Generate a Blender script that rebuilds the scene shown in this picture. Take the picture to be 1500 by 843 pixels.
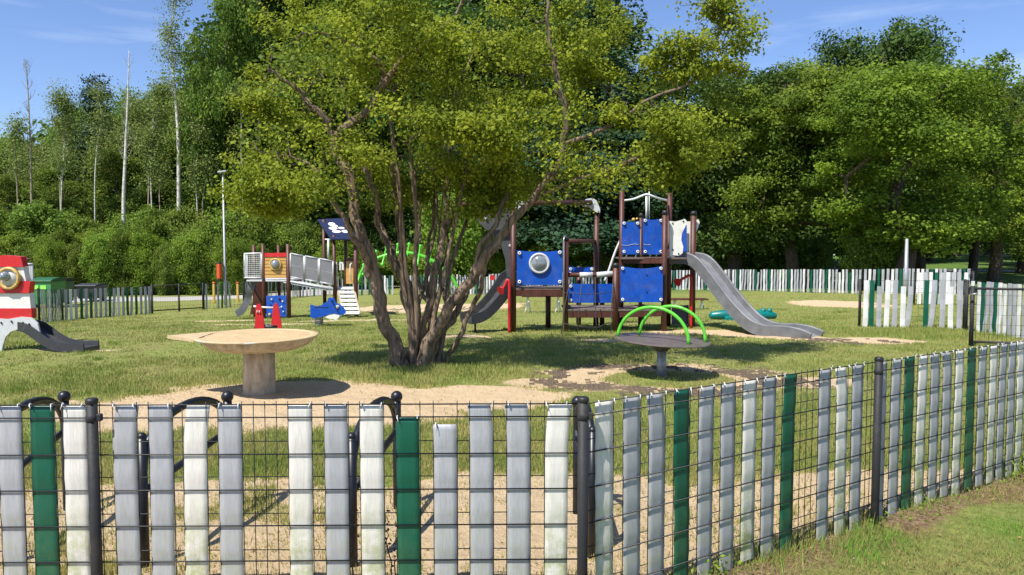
import bpy, math, random
import numpy as np
from mathutils import Vector, Matrix
for o in list(bpy.data.objects): bpy.data.objects.remove(o, do_unlink=True)
SC = bpy.context.scene
COL = SC.collection
random.seed(7)
RAD = math.radians

# ------------------------------------------------------------ camera, sky, sun, exposure
CAM_H, PITCH, FPX = 1.6, RAD(3.2), 1083.0
cd = bpy.data.cameras.new('camera'); cam = bpy.data.objects.new('camera', cd); COL.objects.link(cam)
cd.sensor_width = 36; cd.lens = FPX / 1500 * 36; cd.clip_start = .05; cd.clip_end = 2000
cam.location = (0, 0, CAM_H); cam.rotation_euler = (math.pi / 2 - PITCH, 0, 0)
SC.camera = cam
SHX, SHY = .42, .50                       # shadow offset per metre of height
W = bpy.data.worlds.new('World'); SC.world = W; W.use_nodes = True
nt = W.node_tree; nt.nodes.clear()
sky = nt.nodes.new('ShaderNodeTexSky'); sky.sky_type = 'NISHITA'; sky.sun_disc = False
sky.sun_elevation = math.atan(1 / math.hypot(SHX, SHY)); sky.sun_rotation = math.atan2(-SHX, -SHY)
sky.air_density = 1.0; sky.dust_density = .25; sky.ozone_density = 3.0; sky.altitude = 200
tc = nt.nodes.new('ShaderNodeTexCoord'); mp = nt.nodes.new('ShaderNodeMapping')
mp.inputs['Scale'].default_value = (1.2, 1.2, 9); mp.inputs['Location'].default_value = (.3, .1, .35)
nz = nt.nodes.new('ShaderNodeTexNoise'); nz.inputs['Scale'].default_value = 2.3; nz.inputs['Detail'].default_value = 7; nz.inputs['Roughness'].default_value = .55
rp = nt.nodes.new('ShaderNodeValToRGB'); rp.color_ramp.elements[0].position = .56; rp.color_ramp.elements[1].position = .85
rp.color_ramp.elements[1].color = (.55, .55, .55, 1)
mx = nt.nodes.new('ShaderNodeMixRGB'); mx.inputs[2].default_value = (6.5, 7.4, 9.0, 1)
gm = nt.nodes.new('ShaderNodeMixRGB'); gm.blend_type = 'MULTIPLY'; gm.inputs[0].default_value = 1; gm.inputs[2].default_value = (.95, 1.0, 1.2, 1)
bg = nt.nodes.new('ShaderNodeBackground'); bg.inputs[1].default_value = .10
wo = nt.nodes.new('ShaderNodeOutputWorld')
L = nt.links.new
L(tc.outputs['Generated'], mp.inputs[0]); L(mp.outputs[0], nz.inputs[0]); L(nz.outputs[0], rp.inputs[0])
L(sky.outputs[0], gm.inputs[1]); L(gm.outputs[0], mx.inputs[1]); L(rp.outputs[0], mx.inputs[0]); L(mx.outputs[0], bg.inputs[0]); L(bg.outputs[0], wo.inputs[0])
sl = bpy.data.lights.new('sun', 'SUN'); sl.energy = 5.0; sl.angle = RAD(.5); sl.color = (1, .95, .86)
so = bpy.data.objects.new('sun', sl); COL.objects.link(so)
so.rotation_euler = Vector((SHX, SHY, -1)).to_track_quat('-Z', 'Y').to_euler(); so.location = (-10, -8, 20)
SC.view_settings.view_transform = 'Standard'; SC.view_settings.look = 'None'
SC.view_settings.exposure = .55; SC.view_settings.gamma = 1

# ------------------------------------------------------------ terrain and picture helpers
def sstep(a, b, x):
    t = np.clip((x - a) / (b - a), 0, 1); return t * t * (3 - 2 * t)
def terr(x, y):
    x = np.asarray(x, float); y = np.asarray(y, float)
    p = .05 + .021 * np.clip(x, -16, 15) - .02 * np.clip(y, 0, 38)
    z = np.minimum(p, 0) * sstep(10, 24, y)
    z = z + sstep(40, 110, y) * sstep(0, 30, x) * .95
    return z
def tz(x, y): return float(terr(x, y))
FW = Vector((0, math.cos(PITCH), -math.sin(PITCH))); UP = Vector((0, math.sin(PITCH), math.cos(PITCH))); RT = Vector((1, 0, 0))
def ray(px, py): return FW + RT * ((px - 750) / FPX) + UP * ((421.5 - py) / FPX)
def at(px, py, Y):
    d = ray(px, py); return Vector((0, 0, CAM_H)) + d * (Y / d.y)
def G(px, py):
    d = ray(px, py); t = 1.0
    for _ in range(4000):
        p = Vector((0, 0, CAM_H)) + d * t
        if p.z <= tz(p.x, p.y): break
        t *= 1.0015
    p.z = tz(p.x, p.y); return p

# ------------------------------------------------------------ materials
def newmat(name):
    m = bpy.data.materials.new(name); m.use_nodes = True
    return m, m.node_tree, m.node_tree.nodes['Principled BSDF']
def mat(name, c, rough=.6, metal=0, var=.12, scale=8, bump=0.0, bscale=60, c2=None, spec=.5, stretch=(1, 1, 1), coat=0, dirt=0):
    m, t, b = newmat(name); n = t.nodes; l = t.links.new
    tcn = n.new('ShaderNodeTexCoord'); mpn = n.new('ShaderNodeMapping'); mpn.inputs['Scale'].default_value = stretch
    l(tcn.outputs['Object'], mpn.inputs[0])
    no = n.new('ShaderNodeTexNoise'); no.inputs['Scale'].default_value = scale; no.inputs['Detail'].default_value = 6; no.inputs['Roughness'].default_value = .65
    l(mpn.outputs[0], no.inputs[0])
    r = n.new('ShaderNodeValToRGB'); r.color_ramp.elements[0].position = .3; r.color_ramp.elements[1].position = .7
    a = [v * (1 - var) for v in c]; d = c2 or [min(1, v * (1 + var)) for v in c]
    r.color_ramp.elements[0].color = (*a, 1); r.color_ramp.elements[1].color = (*d, 1)
    l(no.outputs[0], r.inputs[0])
    out = r.outputs[0]
    if dirt:
        n3 = n.new('ShaderNodeTexNoise'); n3.inputs['Scale'].default_value = scale * .6; n3.inputs['Detail'].default_value = 9; n3.inputs['Roughness'].default_value = .75
        l(tcn.outputs['Object'], n3.inputs[0])
        r3 = n.new('ShaderNodeValToRGB'); r3.color_ramp.elements[0].position = .5; r3.color_ramp.elements[1].position = .75
        r3.color_ramp.elements[1].color = (dirt, dirt, dirt, 1)
        l(n3.outputs[0], r3.inputs[0])
        mm = n.new('ShaderNodeMixRGB'); mm.inputs[2].default_value = (.22, .19, .14, 1)
        l(r3.outputs[0], mm.inputs[0]); l(out, mm.inputs[1]); out = mm.outputs[0]
    l(out, b.inputs['Base Color'])
    b.inputs['Roughness'].default_value = rough; b.inputs['Metallic'].default_value = metal
    b.inputs['Specular IOR Level'].default_value = spec
    if coat: b.inputs['Coat Weight'].default_value = coat
    if bump:
        n2 = n.new('ShaderNodeTexNoise'); n2.inputs['Scale'].default_value = bscale; n2.inputs['Detail'].default_value = 4
        l(mpn.outputs[0], n2.inputs[0])
        bu = n.new('ShaderNodeBump'); bu.inputs['Strength'].default_value = bump; bu.inputs['Distance'].default_value = .01
        l(n2.outputs[0], bu.inputs['Height']); l(bu.outputs[0], b.inputs['Normal'])
    return m
def leafmat(name, dark, light, trans=.35, obj_var=.12, rough=.5):
    m, t, b = newmat(name); n = t.nodes; l = t.links.new
    a = n.new('ShaderNodeAttribute'); a.attribute_name = 'tint'
    oi = n.new('ShaderNodeObjectInfo')
    r = n.new('ShaderNodeValToRGB'); r.color_ramp.elements[0].color = (*dark, 1); r.color_ramp.elements[1].color = (*light, 1)
    l(a.outputs['Fac'], r.inputs[0])
    h = n.new('ShaderNodeHueSaturation')
    mr = n.new('ShaderNodeMapRange'); mr.inputs[3].default_value = 1 - obj_var; mr.inputs[4].default_value = 1 + obj_var
    l(oi.outputs['Random'], mr.inputs[0]); l(mr.outputs[0], h.inputs['Value'])
    mr2 = n.new('ShaderNodeMapRange'); mr2.inputs[3].default_value = .5 - obj_var * .1; mr2.inputs[4].default_value = .5 + obj_var * .1
    l(oi.outputs['Random'], mr2.inputs[0]); l(mr2.outputs[0], h.inputs['Hue'])
    l(r.outputs[0], h.inputs['Color']); l(h.outputs[0], b.inputs['Base Color'])
    b.inputs['Roughness'].default_value = .6; b.inputs['Specular IOR Level'].default_value = .16
    tr = n.new('ShaderNodeBsdfTranslucent'); l(h.outputs[0], tr.inputs[0])
    ms = n.new('ShaderNodeMixShader'); ms.inputs[0].default_value = trans
    l(b.outputs[0], ms.inputs[1]); l(tr.outputs[0], ms.inputs[2]); l(ms.outputs[0], n['Material Output'].inputs[0])
    return m
def barkmat(name, c1, c2, sc=14, st=(1, 1, .18), bump=.9):
    m, t, b = newmat(name); n = t.nodes; l = t.links.new
    tcn = n.new('ShaderNodeTexCoord'); mpn = n.new('ShaderNodeMapping'); mpn.inputs['Scale'].default_value = st
    l(tcn.outputs['Object'], mpn.inputs[0])
    no = n.new('ShaderNodeTexNoise'); no.inputs['Scale'].default_value = sc; no.inputs['Detail'].default_value = 8; no.inputs['Roughness'].default_value = .7; no.inputs['Distortion'].default_value = .6
    l(mpn.outputs[0], no.inputs[0])
    r = n.new('ShaderNodeValToRGB'); r.color_ramp.elements[0].position = .36; r.color_ramp.elements[1].position = .62
    r.color_ramp.elements[0].color = (*c1, 1); r.color_ramp.elements[1].color = (*c2, 1)
    l(no.outputs[0], r.inputs[0]); l(r.outputs[0], b.inputs['Base Color']); b.inputs['Roughness'].default_value = .9
    bu = n.new('ShaderNodeBump'); bu.inputs['Strength'].default_value = bump; bu.inputs['Distance'].default_value = .03
    l(no.outputs[0], bu.inputs['Height']); l(bu.outputs[0], b.inputs['Normal'])
    return m
def slatmat(name, c, algae=0):
    """weathered plastic strip: fine vertical grain, scuffs, algae that climbs from the ground"""
    m, t, b = newmat(name); n = t.nodes; l = t.links.new
    g = n.new('ShaderNodeNewGeometry'); mpn = n.new('ShaderNodeMapping'); mpn.inputs['Scale'].default_value = (60, 60, 5)
    l(g.outputs['Position'], mpn.inputs[0])
    no = n.new('ShaderNodeTexNoise'); no.inputs['Scale'].default_value = 2.4; no.inputs['Detail'].default_value = 6; no.inputs['Roughness'].default_value = .7
    l(mpn.outputs[0], no.inputs[0])
    r = n.new('ShaderNodeValToRGB'); r.color_ramp.elements[0].position = .3; r.color_ramp.elements[1].position = .62
    r.color_ramp.elements[0].color = (*[v * .80 for v in c], 1); r.color_ramp.elements[1].color = (*c, 1)
    l(no.outputs[0], r.inputs[0]); out = r.outputs[0]
    sx = n.new('ShaderNodeSeparateXYZ'); l(g.outputs['Position'], sx.inputs[0])
    n2 = n.new('ShaderNodeTexNoise'); n2.inputs['Scale'].default_value = 14; n2.inputs['Detail'].default_value = 7; n2.inputs['Roughness'].default_value = .8
    l(g.outputs['Position'], n2.inputs[0])
    mr = n.new('ShaderNodeMapRange'); mr.inputs[1].default_value = .12; mr.inputs[2].default_value = .62; mr.inputs[3].default_value = .95; mr.inputs[4].default_value = 0
    l(sx.outputs[2], mr.inputs[0])
    mu = n.new('ShaderNodeMath'); mu.operation = 'MULTIPLY'; l(mr.outputs[0], mu.inputs[0])
    r2 = n.new('ShaderNodeValToRGB'); r2.color_ramp.elements[0].position = .38; r2.color_ramp.elements[1].position = .6
    l(n2.outputs[0], r2.inputs[0]); l(r2.outputs[0], mu.inputs[1])
    mu2 = n.new('ShaderNodeMath'); mu2.operation = 'MULTIPLY'; mu2.inputs[1].default_value = algae; l(mu.outputs[0], mu2.inputs[0])
    mm = n.new('ShaderNodeMixRGB'); mm.inputs[2].default_value = (.32, .38, .08, 1)
    l(mu2.outputs[0], mm.inputs[0]); l(out, mm.inputs[1])
    vo = n.new('ShaderNodeTexVoronoi'); vo.inputs['Scale'].default_value = 38; l(g.outputs['Position'], vo.inputs[0])
    r4 = n.new('ShaderNodeValToRGB'); r4.color_ramp.elements[0].position = .035; r4.color_ramp.elements[1].position = .06
    r4.color_ramp.elements[0].color = (.5, .5, .5, 1); r4.color_ramp.elements[1].color = (0, 0, 0, 1)
    l(vo.outputs[0], r4.inputs[0])
    m3 = n.new('ShaderNodeMixRGB'); m3.inputs[2].default_value = (.12, .10, .07, 1); l(r4.outputs[0], m3.inputs[0]); l(mm.outputs[0], m3.inputs[1])
    l(m3.outputs[0], b.inputs['Base Color']); b.inputs['Roughness'].default_value = .42; b.inputs['Specular IOR Level'].default_value = .5
    bu = n.new('ShaderNodeBump'); bu.inputs['Strength'].default_value = .25; bu.inputs['Distance'].default_value = .004
    l(no.outputs[0], bu.inputs['Height']); l(bu.outputs[0], b.inputs['Normal'])
    tr = n.new('ShaderNodeBsdfTranslucent'); l(m3.outputs[0], tr.inputs[0])
    ms = n.new('ShaderNodeMixShader'); ms.inputs[0].default_value = .22
    l(b.outputs[0], ms.inputs[1]); l(tr.outputs[0], ms.inputs[2]); l(ms.outputs[0], n['Material Output'].inputs[0])
    return m
M = dict(
    slat_white=slatmat('slat_white', (.82, .80, .74), .95), slat_grey=slatmat('slat_grey', (.47, .48, .505), .4), slat_green=slatmat('slat_green', (.006, .12, .07), .15),
    slatf_white=slatmat('slatf_white', (.84, .84, .82), 0), slatf_grey=slatmat('slatf_grey', (.48, .49, .52), 0), slatf_green=slatmat('slatf_green', (.006, .12, .07), 0),
    wire=mat('wire', (.008, .009, .011), .45, .2), fence_post=mat('fence_post', (.024, .024, .026), .6, 0, bump=.1, dirt=.2, spec=.3), tie=mat('tie', (.75, .75, .74), .4),
    rack=mat('rack', (.010, .011, .015), .38, .0, spec=.45), steel=mat('steel', (.42, .43, .44), .38, .75, dirt=.35), galv=mat('galv', (.36, .37, .38), .5, .5, var=.2, scale=20),
    whitemetal=mat('whitemetal', (.74, .75, .74), .4, .1), brown=mat('brown', (.075, .021, .012), .5, var=.35, scale=6, stretch=(3, 3, .5), bump=.2, dirt=.15),
    blue=mat('blue', (.002, .07, .42), .42, var=.22, scale=7, bump=.1, bscale=200, dirt=.28), navy=mat('navy', (.012, .018, .055), .4), red=mat('red', (.55, .015, .02), .4, dirt=.15),
    white=mat('white', (.76, .75, .69), .5, dirt=.3, var=.06), black=mat('black', (.015, .015, .017), .5), deck=mat('deck', (.13, .10, .085), .8, var=.3, scale=20, bump=.3),
    green=mat('green', (.10, .50, .03), .32, dirt=.1, coat=.2), teal=mat('teal', (.0, .16, .15), .35, var=.2), slide_bed=mat('slide_bed', (.30, .305, .32), .35, .3, var=.2, scale=5, dirt=.2), slide=mat('slide', (.14, .145, .155), .45, var=.25, scale=5, dirt=.25),
    slide_dark=mat('slide_dark', (.035, .037, .042), .5, dirt=.3), ply=mat('ply', (.58, .33, .09), .5, var=.15, scale=5, stretch=(.4, 1, 8), dirt=.15), yellow=mat('yellow', (.60, .38, .10), .4),
    rope=mat('rope', (.05, .045, .045), .9), sandfill=mat('sandfill', (.50, .36, .20), .95, var=.16, scale=30, bump=1, bscale=90), concrete=mat('concrete', (.44, .36, .25), .85, var=.4, scale=9, bump=.5, bscale=120, dirt=.6, stretch=(1.6, 1.6, .5)),
    rim=mat('rim', (.50, .38, .22), .7, var=.15, scale=12, bump=.3, dirt=.35), greybox=mat('greybox', (.035, .038, .045), .5), bingreen=mat('bingreen', (.015, .10, .035), .45, dirt=.2), bingreenl=mat('bingreenl', (.06, .24, .08), .5),
    label=mat('label', (.30, .75, .10), .5), orange=mat('orange', (.70, .09, .02), .45), spin=mat('spin', (.16, .125, .11), .42, .3, var=.25, dirt=.3), rubber=mat('rubber', (.15, .115, .08), .95),
    gravel=mat('gravel', (.40, .38, .35), .95, var=.25, scale=30, bump=1, bscale=50), pebble=mat('pebble', (.24, .21, .17), .9, var=.3), graypanel=mat('graypanel', (.55, .56, .57), .5, dirt=.2), glass=mat('glass', (.30, .33, .36), .12, .4, coat=.5),
    mesh_grey=mat('mesh_grey', (.42, .42, .44), .5, .3), climber=mat('climber', (.06, .062, .068), .55, dirt=.3),
    bark=barkmat('bark', (.04, .027, .017), (.31, .225, .15), 20, (1, 1, .14), 1.0), bark_dark=barkmat('bark_dark', (.03, .022, .016), (.12, .085, .06)), birch=barkmat('birch', (.30, .27, .22), (.70, .68, .62), 5, (1, 1, 2.5), .3), bark_pale=barkmat('bark_pale', (.20, .16, .11), (.42, .36, .26), 6),
    leaf_main=leafmat('leaf_main', (.05, .095, .010), (.43, .46, .04), .48), leaf_mid=leafmat('leaf_mid', (.06, .115, .02), (.24, .33, .05), .40), leaf_dark=leafmat('leaf_dark', (.03, .065, .016), (.12, .20, .04), .32),
    leaf_yellow=leafmat('leaf_yellow', (.045, .09, .012), (.27, .35, .035), .44), leaf_airy=leafmat('leaf_airy', (.09, .14, .035), (.29, .35, .09), .42), leaf_bright=leafmat('leaf_bright', (.07, .14, .018), (.31, .42, .05), .44),
    leaf_sap=leafmat('leaf_sap', (.07, .13, .02), (.28, .37, .055), .42), leaf_conifer=leafmat('leaf_conifer', (.012, .035, .018), (.04, .085, .035), .1),
    grass=leafmat('grass', (.50, .44, .17), (.20, .29, .05), .38, 0), weed=leafmat('weed', (.40, .28, .13), (.17, .38, .04), .38, 0), dry=mat('dry', (.16, .07, .04), .9),
)
def groundmat():
    m, t, b = newmat('ground'); n = t.nodes; l = t.links.new
    g = n.new('ShaderNodeNewGeometry')
    def noise(s, d=8, r=.6):
        x = n.new('ShaderNodeTexNoise'); x.inputs['Scale'].default_value = s; x.inputs['Detail'].default_value = d; x.inputs['Roughness'].default_value = r
        l(g.outputs['Position'], x.inputs[0]); return x.outputs[0]
    def ramp(src, stops):
        r = n.new('ShaderNodeValToRGB'); e = r.color_ramp.elements
        while len(e) < len(stops): e.new(.5)
        for i, (p, c) in enumerate(stops): e[i].position = p; e[i].color = (*c, 1)
        l(src, r.inputs[0]); return r.outputs[0]
    def mix(f, a, b_):
        x = n.new('ShaderNodeMixRGB'); l(f, x.inputs[0]); l(a, x.inputs[1]); l(b_, x.inputs[2]); return x.outputs[0]
    grass = ramp(noise(16, 10, .8), [(.28, (.05, .08, .02)), (.43, (.15, .20, .045)), (.58, (.27, .30, .08)), (.75, (.40, .37, .15))])
    patch = ramp(noise(.9, 5, .6), [(.35, (0, 0, 0)), (.65, (.45, .45, .45))])
    dry = ramp(noise(28, 8, .8), [(.3, (.14, .11, .05)), (.7, (.36, .28, .13))])
    grass = mix(patch, grass, dry)
    sand = ramp(noise(45, 10, .75), [(.25, (.34, .24, .14)), (.5, (.55, .415, .255)), (.75, (.67, .53, .36))])
    soil = ramp(noise(38, 10, .8), [(.3, (.05, .033, .02)), (.48, (.19, .125, .07)), (.68, (.44, .33, .19))])
    a1 = n.new('ShaderNodeAttribute'); a1.attribute_name = 'sand'; a2 = n.new('ShaderNodeAttribute'); a2.attribute_name = 'soil'; a3 = n.new('ShaderNodeAttribute'); a3.attribute_name = 'park'
    def edge(a):
        ad = n.new('ShaderNodeMath'); ad.operation = 'ADD'; l(a, ad.inputs[0])
        s = n.new('ShaderNodeMath'); s.operation = 'MULTIPLY_ADD'; s.inputs[1].default_value = .9; s.inputs[2].default_value = -.45; l(noise(9, 9, .75), s.inputs[0]); l(s.outputs[0], ad.inputs[1])
        return ramp(ad.outputs[0], [(.42, (0, 0, 0)), (.58, (1, 1, 1))])
    park = ramp(noise(14, 8, .7), [(.3, (.05, .10, .02)), (.7, (.14, .22, .05))])
    c = mix(a3.outputs['Fac'], grass, park)
    c = mix(edge(a1.outputs['Fac']), c, sand); c = mix(edge(a2.outputs['Fac']), c, soil)
    l(c, b.inputs['Base Color']); b.inputs['Roughness'].default_value = .95; b.inputs['Specular IOR Level'].default_value = .15
    bu = n.new('ShaderNodeBump'); bu.inputs['Strength'].default_value = .9; bu.inputs['Distance'].default_value = .025
    l(noise(32, 10, .8), bu.inputs['Height'])
    b2 = n.new('ShaderNodeBump'); b2.inputs['Strength'].default_value = .8; b2.inputs['Distance'].default_value = .06
    l(noise(5.5, 3, .5), b2.inputs['Height']); l(b2.outputs[0], bu.inputs['Normal']); l(bu.outputs[0], b.inputs['Normal'])
    return m
M['ground'] = groundmat()

# ------------------------------------------------------------ object helpers
OFF = {}
def thing(name, label, cat, loc=(0, 0, 0), group=None):
    o = bpy.data.objects.new(name, None); COL.objects.link(o); o.location = loc; o.empty_display_size = .2
    o['label'] = label; o['category'] = cat
    if group: o['group'] = group
    OFF[o] = Vector(loc); return o
def tag(o, label, cat, group=None):
    o['label'] = label; o['category'] = cat
    if group: o['group'] = group
    return o
class MB:
    def __init__(s): s.v = []; s.f = []; s.sm = []
    def add(s, vs, fs, smooth=False):
        k = len(s.v); s.v += [tuple(v) for v in vs]; s.f += [tuple(i + k for i in f) for f in fs]; s.sm += [smooth] * len(fs); return s
    def box(s, c, size, R=None, bevel=0):
        x, y, z = [a / 2 for a in size]; c = Vector(c); R = R or Matrix.Identity(3)
        b = min(bevel, x * .8, y * .8, z * .8)
        if b <= 0:
            P = [(i * x, j * y, k * z) for k in (-1, 1) for j in (-1, 1) for i in (-1, 1)]
            F = [(0, 2, 3, 1), (4, 5, 7, 6), (0, 1, 5, 4), (2, 6, 7, 3), (0, 4, 6, 2), (1, 3, 7, 5)]
            return s.add([c + R @ Vector(p) for p in P], F)
        P = []
        for k, (zz, ins) in enumerate(((-z, b), (-z + b, 0), (z - b, 0), (z, b))):
            X, Y = x - ins, y - ins; q = b if ins == 0 else b * .3
            P += [(X, Y - q, zz), (X - q, Y, zz), (-X + q, Y, zz), (-X, Y - q, zz), (-X, -Y + q, zz), (-X + q, -Y, zz), (X - q, -Y, zz), (X, -Y + q, zz)]
        F = [tuple(range(7, -1, -1)), tuple(range(24, 32))]
        for k in range(3):
            for i in range(8): F.append((k * 8 + i, k * 8 + (i + 1) % 8, k * 8 + 8 + (i + 1) % 8, k * 8 + 8 + i))
        return s.add([c + R @ Vector(p) for p in P], F)
    def tube(s, pts, r, n=8, caps=True, ripple=0):
        pts = [Vector(p) for p in pts]; m = len(pts)
        rs = r if isinstance(r, (list, tuple)) else [r] * m
        t0 = (pts[1] - pts[0]).normalized(); a = t0.orthogonal().normalized(); V = []
        for i, p in enumerate(pts):
            t = (pts[min(i + 1, m - 1)] - pts[max(i - 1, 0)]).normalized()
            a = (a - t * a.dot(t)); a = a.normalized() if a.length > 1e-6 else t.orthogonal().normalized()
            b = t.cross(a)
            for k in range(n):
                th = 2 * math.pi * k / n
                rr = rs[i] * (1 + (ripple * (.6 * math.sin(k * 2.4 + i * .12) + .5 * math.sin(k * 4.1 - i * .3) + random.uniform(-.35, .35)) if ripple else 0))
                V.append(p + (a * math.cos(th) + b * math.sin(th)) * rr)
        F = [(i * n + k, i * n + (k + 1) % n, (i + 1) * n + (k + 1) % n, (i + 1) * n + k) for i in range(m - 1) for k in range(n)]
        s.add(V, F, True)
        if caps: k0 = len(s.v) - len(V); s.f += [tuple(k0 + i for i in range(n - 1, -1, -1)), tuple(k0 + (m - 1) * n + i for i in range(n))]; s.sm += [False, False]
        return s
    def lathe(s, prof, o, n=24, axis='Z', sm=True):
        o = Vector(o); V = []
        for r, h in prof:
            for k in range(n):
                th = 2 * math.pi * k / n; c, q = math.cos(th) * r, math.sin(th) * r
                V.append(o + (Vector((c, q, h)) if axis == 'Z' else Vector((c, h, q)) if axis == 'Y' else Vector((h, c, q))))
        m = len(prof); F = [(i * n + k, i * n + (k + 1) % n, (i + 1) * n + (k + 1) % n, (i + 1) * n + k) for i in range(m - 1) for k in range(n)]
        s.add(V, F, sm); k0 = len(s.v) - len(V)
        if prof[0][0] > 1e-4: s.f.append(tuple(k0 + i for i in range(n - 1, -1, -1))); s.sm.append(False)
        if prof[-1][0] > 1e-4: s.f.append(tuple(k0 + (m - 1) * n + i for i in range(n))); s.sm.append(False)
        return s
    def ball(s, c, r, n=14, sz=1):
        return s.lathe([(max(1e-5, r * math.sin(math.pi * i / 10)), -r * sz * math.cos(math.pi * i / 10)) for i in range(11)], c, n)
    def prism(s, pts, d):
        """closed outline of world points pushed along vector d"""
        pts = [Vector(p) for p in pts]; n = len(pts); d = Vector(d)
        return s.add(pts + [p + d for p in pts], [tuple(range(n)), tuple(range(2 * n - 1, n - 1, -1))] + [(i, i + n, (i + 1) % n + n, (i + 1) % n) for i in range(n)])
    def sweep(s, path, w, prof):
        path = [Vector(p) for p in path]; w = Vector(w).normalized(); m = len(path); n = len(prof); V = []
        for i, p in enumerate(path):
            t = (path[min(i + 1, m - 1)] - path[max(i - 1, 0)]).normalized(); u = w.cross(t).normalized()
            if u.z < 0: u = -u
            V += [p + w * a + u * b for a, b in prof]
        s.add(V, [(i * n + k, i * n + (k + 1) % n, (i + 1) * n + (k + 1) % n, (i + 1) * n + k) for i in range(m - 1) for k in range(n)])
        k0 = len(s.v) - len(V); s.f += [tuple(k0 + i for i in range(n)), tuple(k0 + (m - 1) * n + i for i in range(n))]; s.sm += [False, False]
        return s
    def build(s, name, m, parent=None, kind=None):
        me = bpy.data.meshes.new(name); off = OFF.get(parent, Vector((0, 0, 0))) if parent else Vector((0, 0, 0))
        me.from_pydata([(v[0] - off.x, v[1] - off.y, v[2] - off.z) for v in s.v], [], s.f)
        me.polygons.foreach_set('use_smooth', s.sm); me.materials.append(M[m]); me.update()
        import bmesh
        if len(s.f) < 20000:
            bm = bmesh.new(); bm.from_mesh(me); bmesh.ops.recalc_face_normals(bm, faces=bm.faces); bm.to_mesh(me); bm.free()
        o = bpy.data.objects.new(name, me); COL.objects.link(o)
        if parent: o.parent = parent
        OFF[o] = off
        if kind: o['kind'] = kind
        return o
def npmesh(name, V, F, m, parent=None, tint=None, kind=None, smooth=False, local=False):
    me = bpy.data.meshes.new(name); V = np.asarray(V, np.float32)
    off = OFF.get(parent, Vector((0, 0, 0))) if parent and not local else Vector((0, 0, 0))
    V = V - np.array(off, np.float32); n, k = F.shape
    me.vertices.add(len(V)); me.vertices.foreach_set('co', V.ravel())
    me.loops.add(n * k); me.loops.foreach_set('vertex_index', F.ravel().astype(np.int32))
    me.polygons.add(n); me.polygons.foreach_set('loop_start', (np.arange(n) * k).astype(np.int32))
    if smooth: me.polygons.foreach_set('use_smooth', np.ones(n, bool))
    me.update(calc_edges=True)
    if tint is not None:
        a = me.attributes.new('tint', 'FLOAT', 'FACE'); a.data.foreach_set('value', tint.astype(np.float32))
    me.materials.append(M[m]); o = bpy.data.objects.new(name, me); COL.objects.link(o)
    if parent: o.parent = parent
    OFF[o] = off
    if kind: o['kind'] = kind
    return o
def child(o, parent): 
    c = o.copy(); COL.objects.link(c); c.parent = parent; OFF[c] = OFF.get(parent, Vector()); return c
def spline(P, n=6):
    """Catmull-Rom through points (tuples of any length)"""
    P = [np.array(p, float) for p in P]; out = []
    for i in range(len(P) - 1):
        a, b, c, d = P[max(i - 1, 0)], P[i], P[i + 1], P[min(i + 2, len(P) - 1)]
        for k in range(n):
            t = k / n; out.append(.5 * ((2 * b) + (-a + c) * t + (2 * a - 5 * b + 4 * c - d) * t * t + (-a + 3 * b - 3 * c + d) * t ** 3))
    out.append(P[-1]); return out

# ------------------------------------------------------------ value noise (for masks shared by ground and grass)
NR = np.random.RandomState(3); NG = NR.rand(128, 128)
def vnoise(x, y, s):
    x = np.asarray(x) * s + 500.3; y = np.asarray(y) * s + 500.7; xi = np.floor(x).astype(int); yi = np.floor(y).astype(int)
    fx = x - xi; fy = y - yi; fx = fx * fx * (3 - 2 * fx); fy = fy * fy * (3 - 2 * fy)
    g = lambda i, j: NG[i % 128, j % 128]
    return (g(xi, yi) * (1 - fx) + g(xi + 1, yi) * fx) * (1 - fy) + (g(xi, yi + 1) * (1 - fx) + g(xi + 1, yi + 1) * fx) * fy
FA, FC, FB = Vector((-3.4, 3.02, 0)), Vector((.305, 3.075, 0)), Vector((5.2, 6.15, 0))   # near fence: left end, corner, right end
def outside(x, y):      # >0 on the camera's side of the right-hand fence
    d = (FB - FC).normalized(); return (x - FC.x) * d.y - (y - FC.y) * d.x
SAND = [(-2.3, 7.35, 2.2, 1.25, 0), (-.6, 7.7, 1.3, .75, 0), (-3.2, 7.0, 1.3, .7, 0), (1.9, 8.9, 1.6, 1.1, 0), (.6, 8.6, .8, .35, 0), (3.3, 8.6, 1.0, .4, .1),
        (4.6, 13.2, 1.8, .40, -.55), (3.4, 14.0, .9, .5, 0), (6.0, 12.5, 1.0, .4, -.2), (10.1, 22.8, 1.3, 2.4, .1), (-2.6, 25.5, 3.2, 2.4, 0), (1.8, 12.6, .6, .25, 0),
        (-6.7, 11.4, .7, .18, 0), (-7.4, 19.4, 1.2, .45, 0), (-6.5, 17.2, .9, .35, 0), (-4.0, 18.6, 1.6, .5, 0), (-.9, 13.3, .5, .25, 0), (-5.6, 17.0, 1.0, .3, 0)]
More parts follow.
